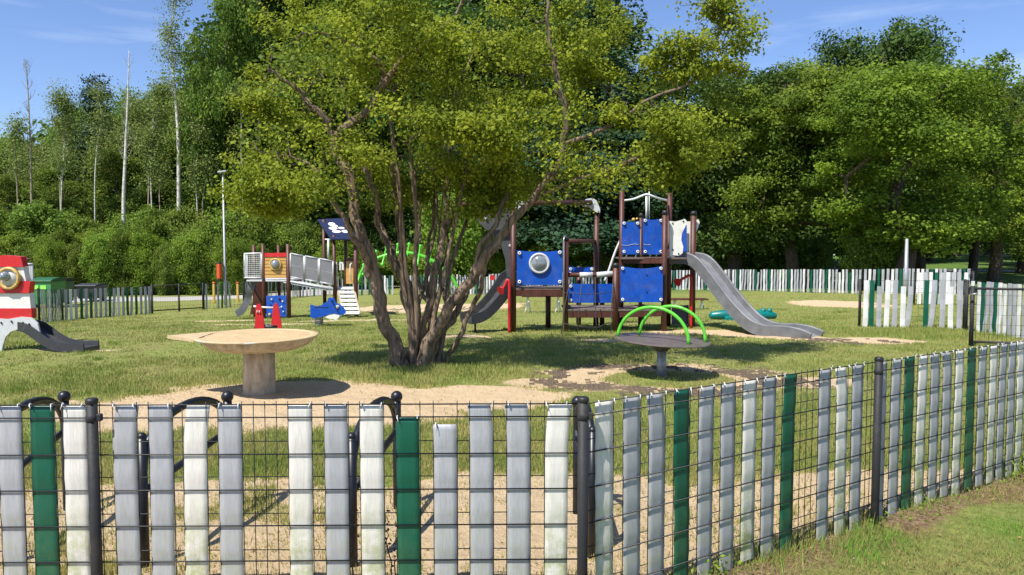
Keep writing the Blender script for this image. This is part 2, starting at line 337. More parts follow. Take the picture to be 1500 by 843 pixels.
def masks(x, y):
    s = np.zeros_like(x); wob = (vnoise(x, y, 1.3) - .5) * .5 + (vnoise(x, y, 4) - .5) * .35
    for cx, cy, rx, ry, a in SAND:
        u = (x - cx) * math.cos(a) + (y - cy) * math.sin(a); v = -(x - cx) * math.sin(a) + (y - cy) * math.cos(a)
        d = 1 - np.sqrt((u / rx) ** 2 + (v / ry) ** 2) + wob * .6
        s = np.maximum(s, sstep(-.12, .22, d))
    ring = ((x - 1.9) / .95) ** 2 + ((y - 8.85) / .7) ** 2
    s = s * (1 - .75 * sstep(1.0, .45, ring))
    rack = sstep(0, .35, 5.2 + wob * .7 + .06 * x - y) * sstep(-.1, .2, -outside(x, y))
    s = np.maximum(s, rack * .92)
    s = np.where((y < 5.3) & (vnoise(x, y, 2.6) > .84), s * .6, s)
    out = outside(x, y)
    soil = sstep(.95, .1, np.abs(out) / (.30 + .45 * vnoise(x, y, 1.7))) * sstep(-.25, .05, out) * .75
    soil = np.maximum(soil, sstep(.1, .5, out) * (vnoise(x, y, 1.9) - .3) * .35)
    s = np.where(out > .05, 0, s)
    return np.clip(s, 0, 1), np.clip(soil, 0, 1)

# ------------------------------------------------------------ ground
def axis(a, b, st, far, g=1.18):
    c = list(np.arange(a, b + st / 2, st)); s = st; x = c[-1]; hi = []
    while x < far[1]: s *= g; x += s; hi.append(x)
    s = st; x = a; lo = []
    while x > far[0]: s *= g; x -= s; lo.append(x)
    return np.array(lo[::-1] + c + hi)
gx = axis(-14, 15, .09, (-700, 700)); gy = axis(2.0, 27, .09, (-60, 1200))
X, Y = np.meshgrid(gx, gy); sa, soil = masks(X, Y)
Z = terr(X, Y) + ((vnoise(X, Y, 6) - .5) * .022 + (vnoise(X, Y, 1.5) - .5) * .03 + (vnoise(X, Y, 11) - .5) * .016 * sa) * (Y < 40) * sstep(2, 3, Y)
Z += soil * (vnoise(X, Y, 9) - .5) * .03
V = np.stack([X, Y, Z], -1).reshape(-1, 3); ny, nx = X.shape
I = np.arange(ny * nx).reshape(ny, nx); F = np.stack([I[:-1, :-1], I[:-1, 1:], I[1:, 1:], I[1:, :-1]], -1).reshape(-1, 4)
go = npmesh('ground', V, F, 'ground', smooth=True, kind='structure')
park = sstep(29, 36, Y) * sstep(2, 9, X)
for nm, arr in (('sand', sa), ('soil', soil), ('park', park)):
    at_ = go.data.attributes.new(nm, 'FLOAT', 'POINT'); at_.data.foreach_set('value', arr.ravel().astype(np.float32))
def drape(name, m, pts, w, dz=.02, n=40):
    P = spline(pts, n // len(pts) + 2); V = []; F = []
    for i, p in enumerate(P):
        q = P[min(i + 1, len(P) - 1)] - P[max(i - 1, 0)]; t = q[:2] / np.linalg.norm(q[:2]); nr = np.array([-t[1], t[0]]); 
        for k in range(5):
            e = p[:2] + nr * w * ((k - 2) / 4 + (random.uniform(-.03, .03) if k in (0, 4) else 0)); V.append((e[0], e[1], tz(e[0], e[1]) + dz + (0 if 0 < k < 4 else -.03)))
    for i in range(len(P) - 1):
        for k in range(4): a = i * 5 + k; F.append((a, a + 1, a + 6, a + 5))
    o = MB().add(V, F, True).build(name, m); o['kind'] = 'structure'; return o
drape('gravel_path', 'gravel', [(-60, 33), (-30, 35.5), (-18, 36.5), (-12, 39), (-9, 46)], 4.4, .03)
drape('park_path', 'gravel', [(6, 66), (20, 62), (34, 56), (60, 50)], 2.4, .06)
drape('park_path', 'gravel', [(14, 100), (40, 96), (90, 84)], 3.0, .06)

# ------------------------------------------------------------ foliage
def leafquads(C, N, size, rs, aspect=.62):
    n = len(C); r = rs.normal(size=(n, 3)); u = np.cross(N, r); u /= np.linalg.norm(u, axis=1)[:, None] + 1e-9
    v = np.cross(N, u); v /= np.linalg.norm(v, axis=1)[:, None] + 1e-9
    s = (size * rs.uniform(.6, 1.35, n))[:, None]
    V = np.stack([C + u * s * .5, C + v * s * aspect * .5 + N * s * .08, C - u * s * .5, C - v * s * aspect * .5 + N * s * .08], 1).reshape(-1, 3)
    return V, np.arange(n * 4).reshape(n, 4)
def clumped(lobes, nclump, nleaf, csize, rs, flat=.55, shell=.45):
    """clump centres through the lobes' outer shells, leaves round each; returns centres, leaf points, normals, tint"""
    L_ = np.array(lobes, float); w = (L_[:, 3] * L_[:, 4] * L_[:, 5]) ** (2 / 3); w /= w.sum()
    li = rs.choice(len(L_), nclump, p=w); d = rs.normal(size=(nclump, 3)); d /= np.linalg.norm(d, axis=1)[:, None]
    rad = shell + (1 - shell) * rs.rand(nclump) ** .6
    CC = L_[li, :3] + d * rad[:, None] * L_[li, 3:6]
    per = rs.choice(nclump, nleaf); cs = csize * rs.uniform(.6, 1.4, nclump)
    g = np.clip(rs.normal(size=(nleaf, 3)), -1.7, 1.7) * .5; P = CC[per] + g * cs[per][:, None] * np.array([1, 1, flat])
    N = rs.normal(size=(nleaf, 3)) * .75 + g * .6 + np.array([-.28, -.32, .68]) + d[per] * .3; N /= np.linalg.norm(N, axis=1)[:, None]
    ct = rs.rand(nclump); T = np.clip(.6 * ct[per] + .4 * rs.rand(nleaf), 0, 1)
    return CC, P, N, T
def twigs(mb, roots, targets, rs, r0=.012, jitter=.12, n=4, rmax=.03):
    """join every target to the nearest point already on the tree"""
    nodes = np.array(roots, float); order = np.argsort([np.min(np.sum((nodes - t) ** 2, 1)) for t in targets])
    depth = list(np.zeros(len(nodes)))
    for k in order:
        t = targets[k]; d2 = np.sum((nodes - t) ** 2, 1) + np.maximum(0, nodes[:, 2] - t[2]) ** 2 * 1.5; j = int(np.argmin(d2)); a = nodes[j]; dist = math.sqrt(np.sum((a - t) ** 2))
        if dist < .05: continue
        mid1 = a + (t - a) * .35 + rs.normal(size=3) * jitter * dist * .5 - np.array([0, 0, .04 * dist]); mid2 = a + (t - a) * .7 + rs.normal(size=3) * jitter * dist * .5
        ra = min(rmax, r0 * (.6 + dist * .9)) * (.75 ** depth[j])
        mb.tube([a, mid1, mid2, t], [ra, ra * .8, ra * .6, ra * .35], n, caps=False)
        nodes = np.vstack([nodes, mid1, mid2, t]); depth += [depth[j] + 1] * 3
def proto(name, kind, seed):
    """crown and trunk meshes of one kind, about 10 m tall, root at the origin"""
    rs = np.random.RandomState(seed); lobes = []; st = random.getstate(); random.seed(seed)
    K = dict(
        broad=dict(cz=5.1, rx=3.1, rz=4.8, nl=18, lr=1.3, ncl=460, leaves=60000, leaf=.135, cs=.62, m='leaf_mid', flat=.6),
        dark=dict(cz=5.1, rx=3.1, rz=4.8, nl=18, lr=1.25, ncl=420, leaves=60000, leaf=.14, cs=.58, m='leaf_dark', flat=.8),
        yellow=dict(cz=5.4, rx=4.1, rz=4.1, nl=26, lr=1.3, ncl=520, leaves=78000, leaf=.125, cs=.60, m='leaf_yellow', flat=.55),
        airy=dict(cz=5.6, rx=1.9, rz=4.6, nl=14, lr=.95, ncl=360, leaves=34000, leaf=.11, cs=.7, m='leaf_airy', flat=.9),
        bush=dict(cz=4.4, rx=4.6, rz=5.2, nl=34, lr=1.25, ncl=420, leaves=30000, leaf=.30, cs=1.15, m='leaf_bright', flat=.7),
        conifer=dict(cz=6, rx=1.8, rz=4.5, nl=0, lr=1, ncl=420, leaves=46000, leaf=.12, cs=.6, m='leaf_conifer', flat=.35))[kind]
    if kind == 'bush': K['m'] = 'leaf_bright' if seed == 51 else 'leaf_sap'
    if kind == 'conifer':
        for i in range(26):
            z = 1.6 + 8.2 * i / 25; rr = 2.4 * (1 - i / 27) + .2
            for k in range(4):
                a = i * 1.3 + k * math.pi / 2 + random.uniform(-.3, .3); lobes.append((math.cos(a) * rr * .55, math.sin(a) * rr * .55, z - .2, rr * .55, rr * .55, .28))
    else:
        lobes.append((0, 0, K['cz'], K['rx'] * .72, K['rx'] * .72, K['rz'] * .78))
        for i in range(K['nl']):
            th = i * 2.4 + random.uniform(-.4, .4); h = random.uniform(-.85, .95); q = math.sqrt(max(.05, 1 - h * h)) * random.uniform(.65, 1.0); lr = K['lr'] * random.uniform(.6, 1.2)
            lobes.append((math.cos(th) * K['rx'] * q * .85, math.sin(th) * K['rx'] * q * .85, K['cz'] + h * K['rz'] * .85, lr, lr, lr * .75))
    CC, P, N, T = clumped(lobes, K['ncl'], K['leaves'], K['cs'], rs, K['flat'], .35)
    ok = P[:, 2] > .1; P, N, T = P[ok], N[ok], T[ok]
    V, F = leafquads(P, N, K['leaf'], rs)
    crown = npmesh('crown', V, F, K['m'], tint=T)
    mb = MB(); top = K['cz'] + K['rz'] * .7
    tp = [(0, 0, -.3), (0, 0, .05)] + [(random.uniform(-.12, .12) * i, random.uniform(-.12, .12) * i, top * i / 7) for i in range(1, 8)]
    r0 = .26 if kind in ('yellow', 'broad', 'dark') else .13 if kind != 'bush' else .16
    sp = spline(tp, 3); mb.tube(sp, [r0 * (1.25 - 1.15 * i / len(sp)) + .015 for i in range(len(sp))], 8, ripple=.06)
    big = [np.array(l[:3]) for l in lobes if kind != 'conifer']
    if big: twigs(mb, [s for s in sp[4:]], big, rs, .07, .2, 6, .14)
    twigs(mb, [s for s in sp[5:]] + big, list(CC[:150]), rs, .028, .15, 3, .06)
    trunk = mb.build('trunk', 'bark_pale' if kind == 'airy' else 'bark_dark')
    random.setstate(st)
    return crown.data, trunk.data, [crown, trunk]
PR = {}; tmp = []
for key, kind, seed in (('broad1', 'broad', 11), ('broad2', 'broad', 12), ('dark1', 'dark', 21), ('dark2', 'dark', 22), ('yellow1', 'yellow', 31), ('yellow2', 'yellow', 32), ('airy1', 'airy', 41), ('airy2', 'airy', 42), ('bush1', 'bush', 51), ('bush2', 'bush', 52), ('conifer1', 'conifer', 61)):
    c, t, ob = proto(key, kind, seed); PR[key] = (c, t); tmp += ob
for o in tmp: bpy.data.objects.remove(o, do_unlink=True)
def plant(key, x, y, h, name, label, cat, group=None, rot=None, wide=1.0, tilt=(0, 0), z=None):
    t = thing(name, label, cat, (x, y, tz(x, y) - .05 if z is None else z), group); s = h / 10.0
    t.scale = (s * wide, s * wide, s); t.rotation_euler = (tilt[0], tilt[1], random.uniform(0, 6.28) if rot is None else rot)
    for nm, d in zip(('crown', 'trunk'), PR[key]):
        o = bpy.data.objects.new(nm, d); COL.objects.link(o); o.parent = t
    return t
def pxh(py, Y, x=0): return at(750, py, Y).z - tz(x, Y)
def tree_px(key, px, top, Y, name, label, cat, group=None, **k):
    x = at(px, 361, Y).x; return plant(key, x, Y, pxh(top, Y, x), name, label, cat, group, **k)

# wood behind the left fence, outer row then rows behind
gl = 'trees of the wood behind the left fence'; ll = 'leafy green tree standing in the dense wood behind the left fence'
for key, px, top, Y in (('broad1', 20, 195, 58), ('broad2', 70, 205, 58), ('broad2', 112, 175, 59), ('dark1', 165, 145, 58), ('broad2', 212, 126, 59), ('broad1', 262, 126, 58), ('broad1', -95, 195, 54), ('airy1', -50, 190, 51), ('broad2', 5, 200, 53), ('airy2', 55, 205, 50), ('dark1', 95, 190, 56), ('airy1', 112, 170, 50), ('broad1', 150, 150, 54),
                        ('airy2', 165, 175, 50), ('airy1', 205, 140, 50), ('broad2', 225, 118, 54), ('airy2', 262, 120, 51), ('airy1', 300, 90, 49), ('broad1', 338, 60, 53), ('airy2', 345, 110, 48), ('dark2', 385, 40, 54), ('airy1', 400, 150, 48), ('broad2', 180, 200, 48), ('broad1', 90, 235, 48), ('broad2', 20, 240, 48), ('broad1', 270, 190, 48), ('broad2', 345, 190, 47.5)):
    tree_px(key, px, top, Y, 'wood_tree', ll, 'tree', gl, wide=random.uniform(.95, 1.25) * (.62 if top < 125 else 1))
gc = 'trees of the wood behind the middle of the playground'; lc = 'tall leafy tree in the wood behind the middle of the playground'
for key, px, top, Y in (('dark1', 430, -60, 56), ('broad2', 480, -90, 52), ('dark2', 540, -60, 54), ('broad1', 600, -110, 56), ('dark1', 650, -40, 51), ('dark2', 720, -80, 54), ('broad2', 780, -90, 56), ('conifer1', 690, 20, 49),
                        ('conifer1', 830, 30, 50), ('dark1', 800, 130, 46.5), ('dark2', 900, 60, 50), ('dark1', 960, 120, 48), ('broad2', 560, 150, 48), ('broad1', 460, 170, 48), ('dark2', 620, 190, 46.5), ('dark1', 870, 190, 45.5), ('dark2', 740, 190, 45.5)):
    tree_px(key, px, top, Y, 'wood_tree', lc, 'tree', gc, wide=random.uniform(1.0, 1.3))
tree_px('conifer1', 880, -25, 42, 'conifer_tree', 'tall blue green conifer rising behind the crown of the multi stemmed tree', 'conifer', wide=1.5)
tree_px('conifer1', 147, 100, 50, 'conifer_tree', 'dark pointed treetop standing above the left wood against the sky', 'conifer', wide=.8)
tree_px('broad1', 338, -30, 46, 'broadleaf_tree', 'tall dark green tree behind the lamp post reaching past the picture top', 'tree', wide=.5)
# right-hand side
tree_px('dark1', 1075, 58, 37, 'broadleaf_tree', 'dark dense tree behind the play tower, beside the wavy slide', 'tree', wide=1.15)
tree_px('dark2', 1020, 130, 40, 'broadleaf_tree', 'dark tree behind the tower mast, half hidden by its neighbour', 'tree', wide=1.2)
tree_px('yellow1', 1160, 72, 35, 'broadleaf_tree', 'yellow green tree with a ragged twisted trunk behind the far fence', 'tree', rot=.4, wide=1.0)
tree_px('yellow2', 1322, 62, 30, 'broadleaf_tree', 'wide yellow green tree with a leaning dark trunk beside the pale pole', 'tree', rot=1.0, wide=1.25, tilt=(0, .10))
tree_px('dark1', 1275, -4, 44, 'broadleaf_tree', 'dark green tree whose top rises highest above the right hand trees', 'tree', wide=.85)
tree_px('dark2', 1345, 2, 46, 'broadleaf_tree', 'dark green tree second highest above the yellow green crowns', 'tree', wide=.9)
tree_px('yellow1', 1456, 105, 40, 'broadleaf_tree', 'yellow green park tree standing on the sunlit lawn at right', 'tree', rot=2.2, wide=1.05)
tree_px('broad2', 1500, 88, 52, 'broadleaf_tree', 'mid green tree at the right edge of the picture', 'tree', wide=1.1)
tree_px('broad1', 1425, 150, 46, 'broadleaf_tree', 'thin trunked park tree in the shade left of the sunlit lawn tree', 'tree', wide=.9)
gp = 'park trees beyond the lawn at right'; lp_ = 'distant park tree beyond the lawn at right'
for key, px, top, Y in (('dark1', 1150, 130, 60), ('broad1', 1210, 110, 66), ('dark2', 1290, 140, 70), ('broad2', 1360, 160, 75), ('dark1', 1400, 170, 90), ('broad1', 1450, 170, 95), ('dark2', 1500, 150, 80), ('dark1', 1560, 120, 62), ('broad2', 1100, 150, 75), ('dark2', 1240, 190, 55)):
    tree_px(key, px, top, Y, 'park_tree', lp_, 'tree', gp, wide=random.uniform(1.1, 1.4))
# bushes
gb = 'bushes along the gravel path on the left'; lb = 'bright green bush at the foot of the left wood'
BN = iter(['beyond the left edge of the playhouse', 'right above the striped playhouse roof', 'behind the labelled green waste container', 'over the dark green waste container', 'over the dark grey waste container', 'just right of the dark grey waste container', 'below the bare white birch trunk', 'behind the left half of the mesh gate', 'behind the right half of the mesh gate', 'just left of the lamp post', 'just right of the lamp post', 'behind the mesh cage of the far tower', 'behind the porthole cabin of the far tower', 'behind the mesh bridge of the far tower'])
for key, px, top, Y in (('bush1', -40, 320, 42), ('bush2', 10, 345, 43), ('bush1', 55, 340, 41.5), ('bush2', 85, 352, 40.5), ('bush1', 120, 335, 42), ('bush2', 155, 340, 41), ('bush1', 190, 335, 41), ('bush2', 225, 322, 42), ('bush1', 262, 345, 41.5), ('bush2', 295, 325, 42), ('bush1', 330, 335, 43), ('bush2', 365, 320, 43), ('bush1', 405, 330, 44), ('bush2', 440, 325, 44)):
    tree_px(key, px, top + random.uniform(-28, 12), Y, 'leafy_bush', 'bright green bush ' + next(BN), 'bush', gb, wide=random.uniform(.6, 1.0))
for key, px, top, Y in (('bush2', -20, 305, 44), ('bush1', 30, 318, 44), ('bush2', 72, 300, 43.6), ('bush2', 138, 312, 43.8), ('bush1', 172, 325, 43.5), ('bush2', 208, 300, 44), ('bush1', 244, 310, 43.6), ('bush2', 280, 298, 44), ('bush1', 312, 308, 43.8), ('bush2', 350, 300, 44), ('bush1', 388, 305, 44), ('bush2', 425, 300, 45)):
    tree_px(key, px, top + random.uniform(-15, 15), Y, 'leafy_bush', 'green bush in the second row, between the path bushes and the left wood', 'bush', 'second row of bushes before the left wood', wide=random.uniform(.7, 1.0))
for key, px, top in (('bush1', 2, 330), ('bush2', 40, 352), ('bush1', 78, 340), ('bush2', 105, 350), ('bush1', 148, 330), ('bush2', 176, 345), ('bush1', 214, 326), ('bush2', 240, 340), ('bush1', 276, 335), ('bush2', 305, 350), ('bush1', 340, 325), ('bush2', 372, 340)):
    tree_px(key, px, top + random.uniform(-14, 14), 40 + random.uniform(-.6, .6), 'young_tree', 'loose leafy young tree standing among the bushes behind the gravel path', 'young tree', 'young trees among the bushes behind the gravel path', wide=random.uniform(.42, .7))
gm_ = 'shrubs in the shade behind the play tower'; lm = 'shrub growing in the shade behind the far fence and the play tower'
for key, px, top, Y in (('bush1', 500, 345, 43), ('bush2', 545, 360, 43), ('bush1', 600, 350, 43), ('bush2', 800, 352, 42), ('bush1', 860, 330, 43), ('bush2', 920, 340, 42), ('bush1', 1000, 335, 41), ('bush2', 1060, 350, 39), ('bush1', 1110, 345, 38), ('bush2', 1190, 340, 40), ('bush1', 740, 360, 44)):
    tree_px(key, px, top, Y, 'leafy_bush', lm, 'bush', gm_, wide=random.uniform(.9, 1.2))
tree_px('bush1', 672, 258, 36.5, 'young_tree', 'bright lime green young tree behind the far fence, seen between stems', 'young tree', wide=.75)
tree_px('bush2', 1278, 322, 31.5, 'leafy_bush', 'bright green bush behind the far fence left of the leaning trunk', 'bush', wide=.95)
# far wood that reads as one mass
rs = np.random.RandomState(99)
lob = [(x, 66 + rs.uniform(-3, 3), 3 + rs.uniform(0, 2), 5, 3, rs.uniform(6, 8)) for x in np.arange(-62, 18, 4.0)] + [(x, 118 + rs.uniform(-4, 4), 5, 8, 4, 9) for x in np.arange(10, 100, 5.0)] + [(x, 112 + rs.uniform(-4, 4), 1.5, 5, 2, 2.6) for x in np.arange(8, 100, 4.0)] + [(x, 62, 0, 4, 2, 3) for x in np.arange(-60, 14, 4.0)]
CC, P, N, T = clumped(lob, 3600, 120000, 1.6, rs, .8, .3)
V, F = leafquads(P, N, .62, rs); fw = npmesh('far_woodland', V, F, 'leaf_dark', tint=T, kind='stuff'); tag(fw, 'dark far woodland closing the view behind the nearer trees', 'woodland')

# slim birches
def side_twigs(mb, sp, rs, n, lo, hi, up, r):
    n_ = len(sp); tips = []
    for i in range(n):
        k = int(n_ * (lo + (hi - lo) * rs.rand())); s = np.array(sp[min(k, n_ - 1)][:3]); a = rs.rand() * 6.28; l_ = rs.uniform(.35, 1.0) * up * (1.15 - k / n_); d = np.array([math.cos(a), math.sin(a), 0])
        t1 = s + d * l_ * .35 + np.array([0, 0, l_ * .5]); t2 = s + d * l_ * .6 + np.array([0, 0, l_ * 1.15]); mb.tube([s, t1, t2], [r, r * .6, r * .2], 3, caps=False); tips += [t1, t2]
        for q in range(3):
            e = t1 + (t2 - t1) * rs.rand(); f = e + np.array([rs.normal() * .18, rs.normal() * .18, .1 + .3 * rs.rand()]) * up * .6; mb.tube([e, f], [r * .4, r * .12], 3, caps=False); tips.append(f)
    return tips
def slim(px, base, tops, Y, r, m, label, leafy=0, lean=None):
    b = at(px, base, Y); z0 = tz(b.x, Y); t = thing('birch_tree', label, 'birch tree', (b.x, Y, z0)); mb = MB(); pts = []
    for (qx, qy) in tops: pts.append(at(qx, qy, Y))
    sp = spline([(b.x, Y, z0)] + [tuple(p) for p in pts], 5); n_ = len(sp)
    mb.tube(sp, [r * (1 - .93 * i / n_) for i in range(n_)], 7, ripple=.05)
    rs = np.random.RandomState(int(px)); tg = []
    tg = side_twigs(mb, sp, rs, 34, .45, .98, 1.6, .016)
    mb.build('trunk', m, t)
    if leafy:
        L2 = [(*g_, .4, .4, .4) for g_ in tg]; CC, P, N, T = clumped(L2, 120, leafy, .7, rs, .9, .2); V, F = leafquads(P, N, .13, rs); npmesh('crown', V, F, 'leaf_airy', t, tint=T)
slim(181, 330, [(181, 310), (184, 220), (187, 150), (189, 75)], 43.4, .14, 'birch', 'bare white birch trunk without leaves left of the lamp post')
slim(262, 330, [(262, 300), (261, 200), (255, 120), (250, 55), (258, 0)], 43.6, .14, 'birch', 'tall thin leaved birch with a pale forked trunk beside the lamp post', 3500)
slim(46, 330, [(46, 280), (44, 200), (40, 120), (38, 95)], 44, .08, 'bark_pale', 'thin bare grey treetop at the far left above the wood')

rr = random.Random(12)
for i, px in enumerate((22, 84, 92, 138, 212, 226, 243, 290, 296, 360, 398)):
    top = rr.uniform(130, 240); ln = rr.uniform(-22, 22); lab = ['grey stemmed', 'pale stemmed'][i % 2]
    b = at(px, 340, 43.8); t = thing('birch_sapling', 'slim pale stemmed young birch at the front of the left wood', 'young birch', (b.x, 43.8, tz(b.x, 43.8)), 'slim young birches at the front of the left wood')
    sp = spline([(b.x, 43.8, tz(b.x, 43.8))] + [tuple(at(px + ln * f + rr.uniform(-5, 5), 340 + (top - 340) * f, 43.8)) for f in (.3, .6, .85, 1)], 4); n_ = len(sp)
    mb = MB().tube(sp, [.045 * (1 - .75 * q / n_) for q in range(n_)], 6, ripple=.05); tg = side_twigs(mb, sp, np.random.RandomState(i), 16, .35, .98, 1.2, .012); mb.build('trunk', 'birch' if i % 2 else 'bark_pale', t)
    CC, P, N, T = clumped([(*g_, .35, .35, .4) for g_ in tg], 90, 1800, .6, np.random.RandomState(i + 50), .9, .2); V, F = leafquads(P, N, .13, np.random.RandomState(i)); npmesh('crown', V, F, 'leaf_airy', t, tint=T)

# ------------------------------------------------------------ the multi-stemmed tree in the middle
TY = G(602, 536).y
mt = thing('multi_stemmed_tree', 'big yellow green tree with many brown stems in the middle of the playground', 'tree', (at(602, 500, TY).x, TY, tz(-1.4, TY)))
STEMS = [  # px, py, depth offset, radius (m)
    [(588, 540, -.1, .19), (578, 505, -.12, .155), (560, 455, -.15, .14), (545, 400, -.2, .135), (528, 330, -.25, .125), (508, 255, -.3, .12), (494, 205, -.35, .115), (530, 172, -.4, .09), (556, 130, -.45, .085), (585, 95, -.5, .07), (625, 62, -.6, .055), (668, 20, -.7, .04), (690, -40, -.8, .03)],
    [(494, 208, -.35, .10), (475, 178, -.45, .085), (455, 150, -.5, .07), (430, 125, -.6, .04), (395, 100, -.8, .03)],
    [(556, 130, -.45, .06), (557, 98, -.5, .05), (528, 72, -.55, .045), (500, 58, -.6, .04), (462, 42, -.7, .03)],
    [(546, 405, -.2, .09), (528, 365, -.35, .075), (506, 325, -.5, .065), (486, 290, -.7, .055), (475, 262, -.9, .04), (440, 235, -1.2, .03), (400, 225, -1.4, .02)],
    [(600, 540, 0, .15), (606, 490, .05, .12), (598, 430, .1, .11), (580, 380, .12, .105), (560, 330, .15, .09), (545, 280, .2, .075), (530, 235, .3, .06), (515, 190, .4, .05), (500, 120, .6, .035)],
    [(612, 540, .02, .14), (616, 490, 0, .11), (628, 440, -.05, .085), (640, 390, 0, .075), (654, 330, .1, .065), (650, 285, .2, .06), (664, 235, .3, .05), (662, 180, .35, .045), (680, 120, .4, .04), (700, 50, .5, .03)],
    [(626, 445, 0, .055), (606, 405, .1, .045), (612, 360, .1, .04), (618, 325, .2, .04), (612, 270, .3, .035), (620, 200, .4, .03)],
    [(610, 500, .15, .08), (596, 430, .3, .07), (586, 360, .4, .065), (578, 290, .5, .06), (574, 220, .6, .055), (576, 150, .7, .04), (590, 70, .8, .03)],
    [(614, 542, -.05, .15), (636, 490, -.1, .13), (668, 440, -.15, .115), (702, 395, -.2, .105), (735, 345, -.25, .10), (765, 305, -.3, .085), (800, 262, -.35, .08), (828, 215, -.4, .075), (826, 150, -.45, .065), (812, 85, -.5, .055), (800, 15, -.55, .04), (790, -60, -.6, .03)],
    [(775, 295, -.3, .07), (825, 272, -.2, .06), (875, 255, -.1, .05), (925, 235, 0, .045), (975, 205, .1, .04), (1030, 175, .2, .03)],
    [(828, 210, -.4, .05), (885, 190, -.5, .045), (945, 150, -.5, .034), (1010, 122, -.5, .026), (1060, 92, -.5, .02), (1062, 60, -.5, .016), (1080, 20, -.5, .01)],
    [(625, 535, .1, .12), (648, 488, .1, .09), (668, 462, .15, .075), (684, 425, .2, .06), (705, 385, .25, .05), (716, 350, .3, .045), (735, 300, .4, .04), (745, 250, .5, .03)],
    [(650, 538, .15, .06), (668, 502, .1, .058), (696, 452, .05, .052), (714, 395, 0, .048), (720, 350, 0, .04), (730, 312, .1, .03), (760, 230, .2, .025)],
    [(690, 400, -.2, .05), (706, 365, -.2, .05), (722, 330, -.2, .05), (742, 292, -.15, .045), (748, 255, 0, .04), (770, 190, .2, .035), (760, 110, .3, .03)],
    [(646, 540, .2, .04), (648, 500, .25, .035), (645, 470, .3, .03), (655, 430, .35, .02)],
    [(622, 500, .2, .05), (640, 470, .3, .04), (655, 448, .3, .035), (648, 415, .35, .035), (652, 370, .4, .035), (662, 320, .5, .03), (680, 250, .6, .03), (720, 160, .8, .025)],
    [(605, 520, .25, .07), (612, 460, .45, .055), (625, 400, .6, .05), (634, 340, .7, .045), (640, 280, .9, .04), (650, 200, 1.1, .03)],
    [(654, 330, .1, .045), (672, 290, 0, .04), (686, 262, -.1, .03), (690, 200, -.2, .025)]]
roots = []; rr0 = random.Random(8)
for st_ in STEMS:
    pts = [(*at(px + (rr0.uniform(-4, 4) if py < 500 else 0), py, TY + dy * (1.4 if py > 320 else .7 if py < 240 else 1.0)), r) for px, py, dy, r in st_]; sp = spline(pts, 9); ph_ = rr0.uniform(0, 6)
    for q, v in enumerate(sp): v[0] += .018 * math.sin(q * .55 + ph_) + .01 * math.sin(q * 1.3 + ph_ * 2); v[1] += .02 * math.sin(q * .45 + ph_ * 3)
    if st_[0][1] > 530: sp[0][2] -= .12
    MB().tube([s[:3] for s in sp], [max(.008, s[3] * (.60 if s[2] < 1.6 else .52)) for s in sp], 16, ripple=.13).build('stem', 'bark', mt)
    n_ = len(sp); roots += [s[:3] for s in sp if s[2] > 1.9]
rr = random.Random(77)
for i in range(8):
    f = rr.random(); bx_ = 600 + 40 * f; tx = 560 + 175 * f + rr.uniform(-25, 25); dd_ = rr.uniform(-.5, .8); r_ = rr.uniform(.022, .042)
    pts = [(*at(bx_, 538, TY + dd_ * .2), r_ * 1.2)] + [(*at(bx_ + (tx - bx_) * (g_ ** 1.25) + rr.uniform(-7, 7), 538 - g_ * 330, TY + dd_ * (.2 + g_)), r_ * (1.1 - .75 * g_)) for g_ in (.2, .42, .62, .82, 1)]
    sp = spline(pts, 7); MB().tube([s[:3] for s in sp], [s[3] for s in sp], 8, ripple=.1).build('stem', 'bark', mt); roots += [s[:3] for s in sp if s[2] > 1.9]
rs = np.random.RandomState(5)
# lobes of the crown: px, py, depth offset, radii in metres
LB = [(440, 90, -.6, .9, 1.1, .8), (432, 190, -.4, .7, 1.0, .6), (430, 255, -.5, .6, .9, .22), (470, 30, .3, 1.2, 1.2, .9), (470, 130, .9, 1.1, 1.0, .8), (520, 240, .8, .8, .8, .35), (560, 60, -.9, 1.1, .9, .7), (600, 170, .9, 1.2, 1.0, .7), (640, 100, -.7, 1.1, .9, .7), (620, 250, .8, .8, .9, .35),
      (700, 40, .2, 1.4, 1.5, .9), (700, 170, -.3, 1.0, 1.1, .7), (690, 262, .4, .9, 1.2, .28), (780, 120, .6, 1.2, 1.3, .9), (800, 215, -.6, 1.0, 1.0, .55), (790, 266, .2, .9, 1.2, .22), (860, 60, .5, 1.0, 1.3, .6), (880, 160, .2, 1.1, 1.2, .7), (890, 240, -.2, 1.0, 1.1, .4), (960, 190, .1, .9, 1.1, .5),
      (985, 228, -.1, .55, .8, .18), (1000, 110, -.2, .7, .8, .35), (1030, 175, .1, .45, .6, .22), (1020, 60, -.4, .4, .5, .2), (1065, 34, -.4, .3, .4, .09), (1030, 12, -.3, .25, .4, .12), (385, 150, -.2, .3, .5, .4), (560, -50, .3, 1.7, 1.2, .5), (800, -50, .2, 1.3, 1.2, .5), (930, 255, 0, .8, .9, .16), (450, 272, -.9, .6, .6, .16), (395, 272, -.6, .3, .4, .2), (415, 292, -.2, .3, .4, .2), (382, 225, -.5, .25, .4, .25), (520, 268, -.5, .3, .4, .25), (600, 285, .9, .35, .4, .2), (705, 292, .3, .35, .4, .22), (845, 278, -.4, .3, .4, .2), (900, 258, -.7, .3, .4, .2), (965, 250, -.2, .25, .4, .16), (1020, 215, .1, .3, .4, .2), (470, 215, -1.0, .6, .4, .3), (640, 180, -1.3, .7, .4, .35), (760, 200, -1.4, .7, .4, .35), (690, 60, -1.5, .9, .5, .4)]
lob = []
for px, py, dy, a, b, c in LB: p = at(px, py, TY + dy); lob.append((p.x, p.y, p.z, a * .8, b * .8, c * .8))
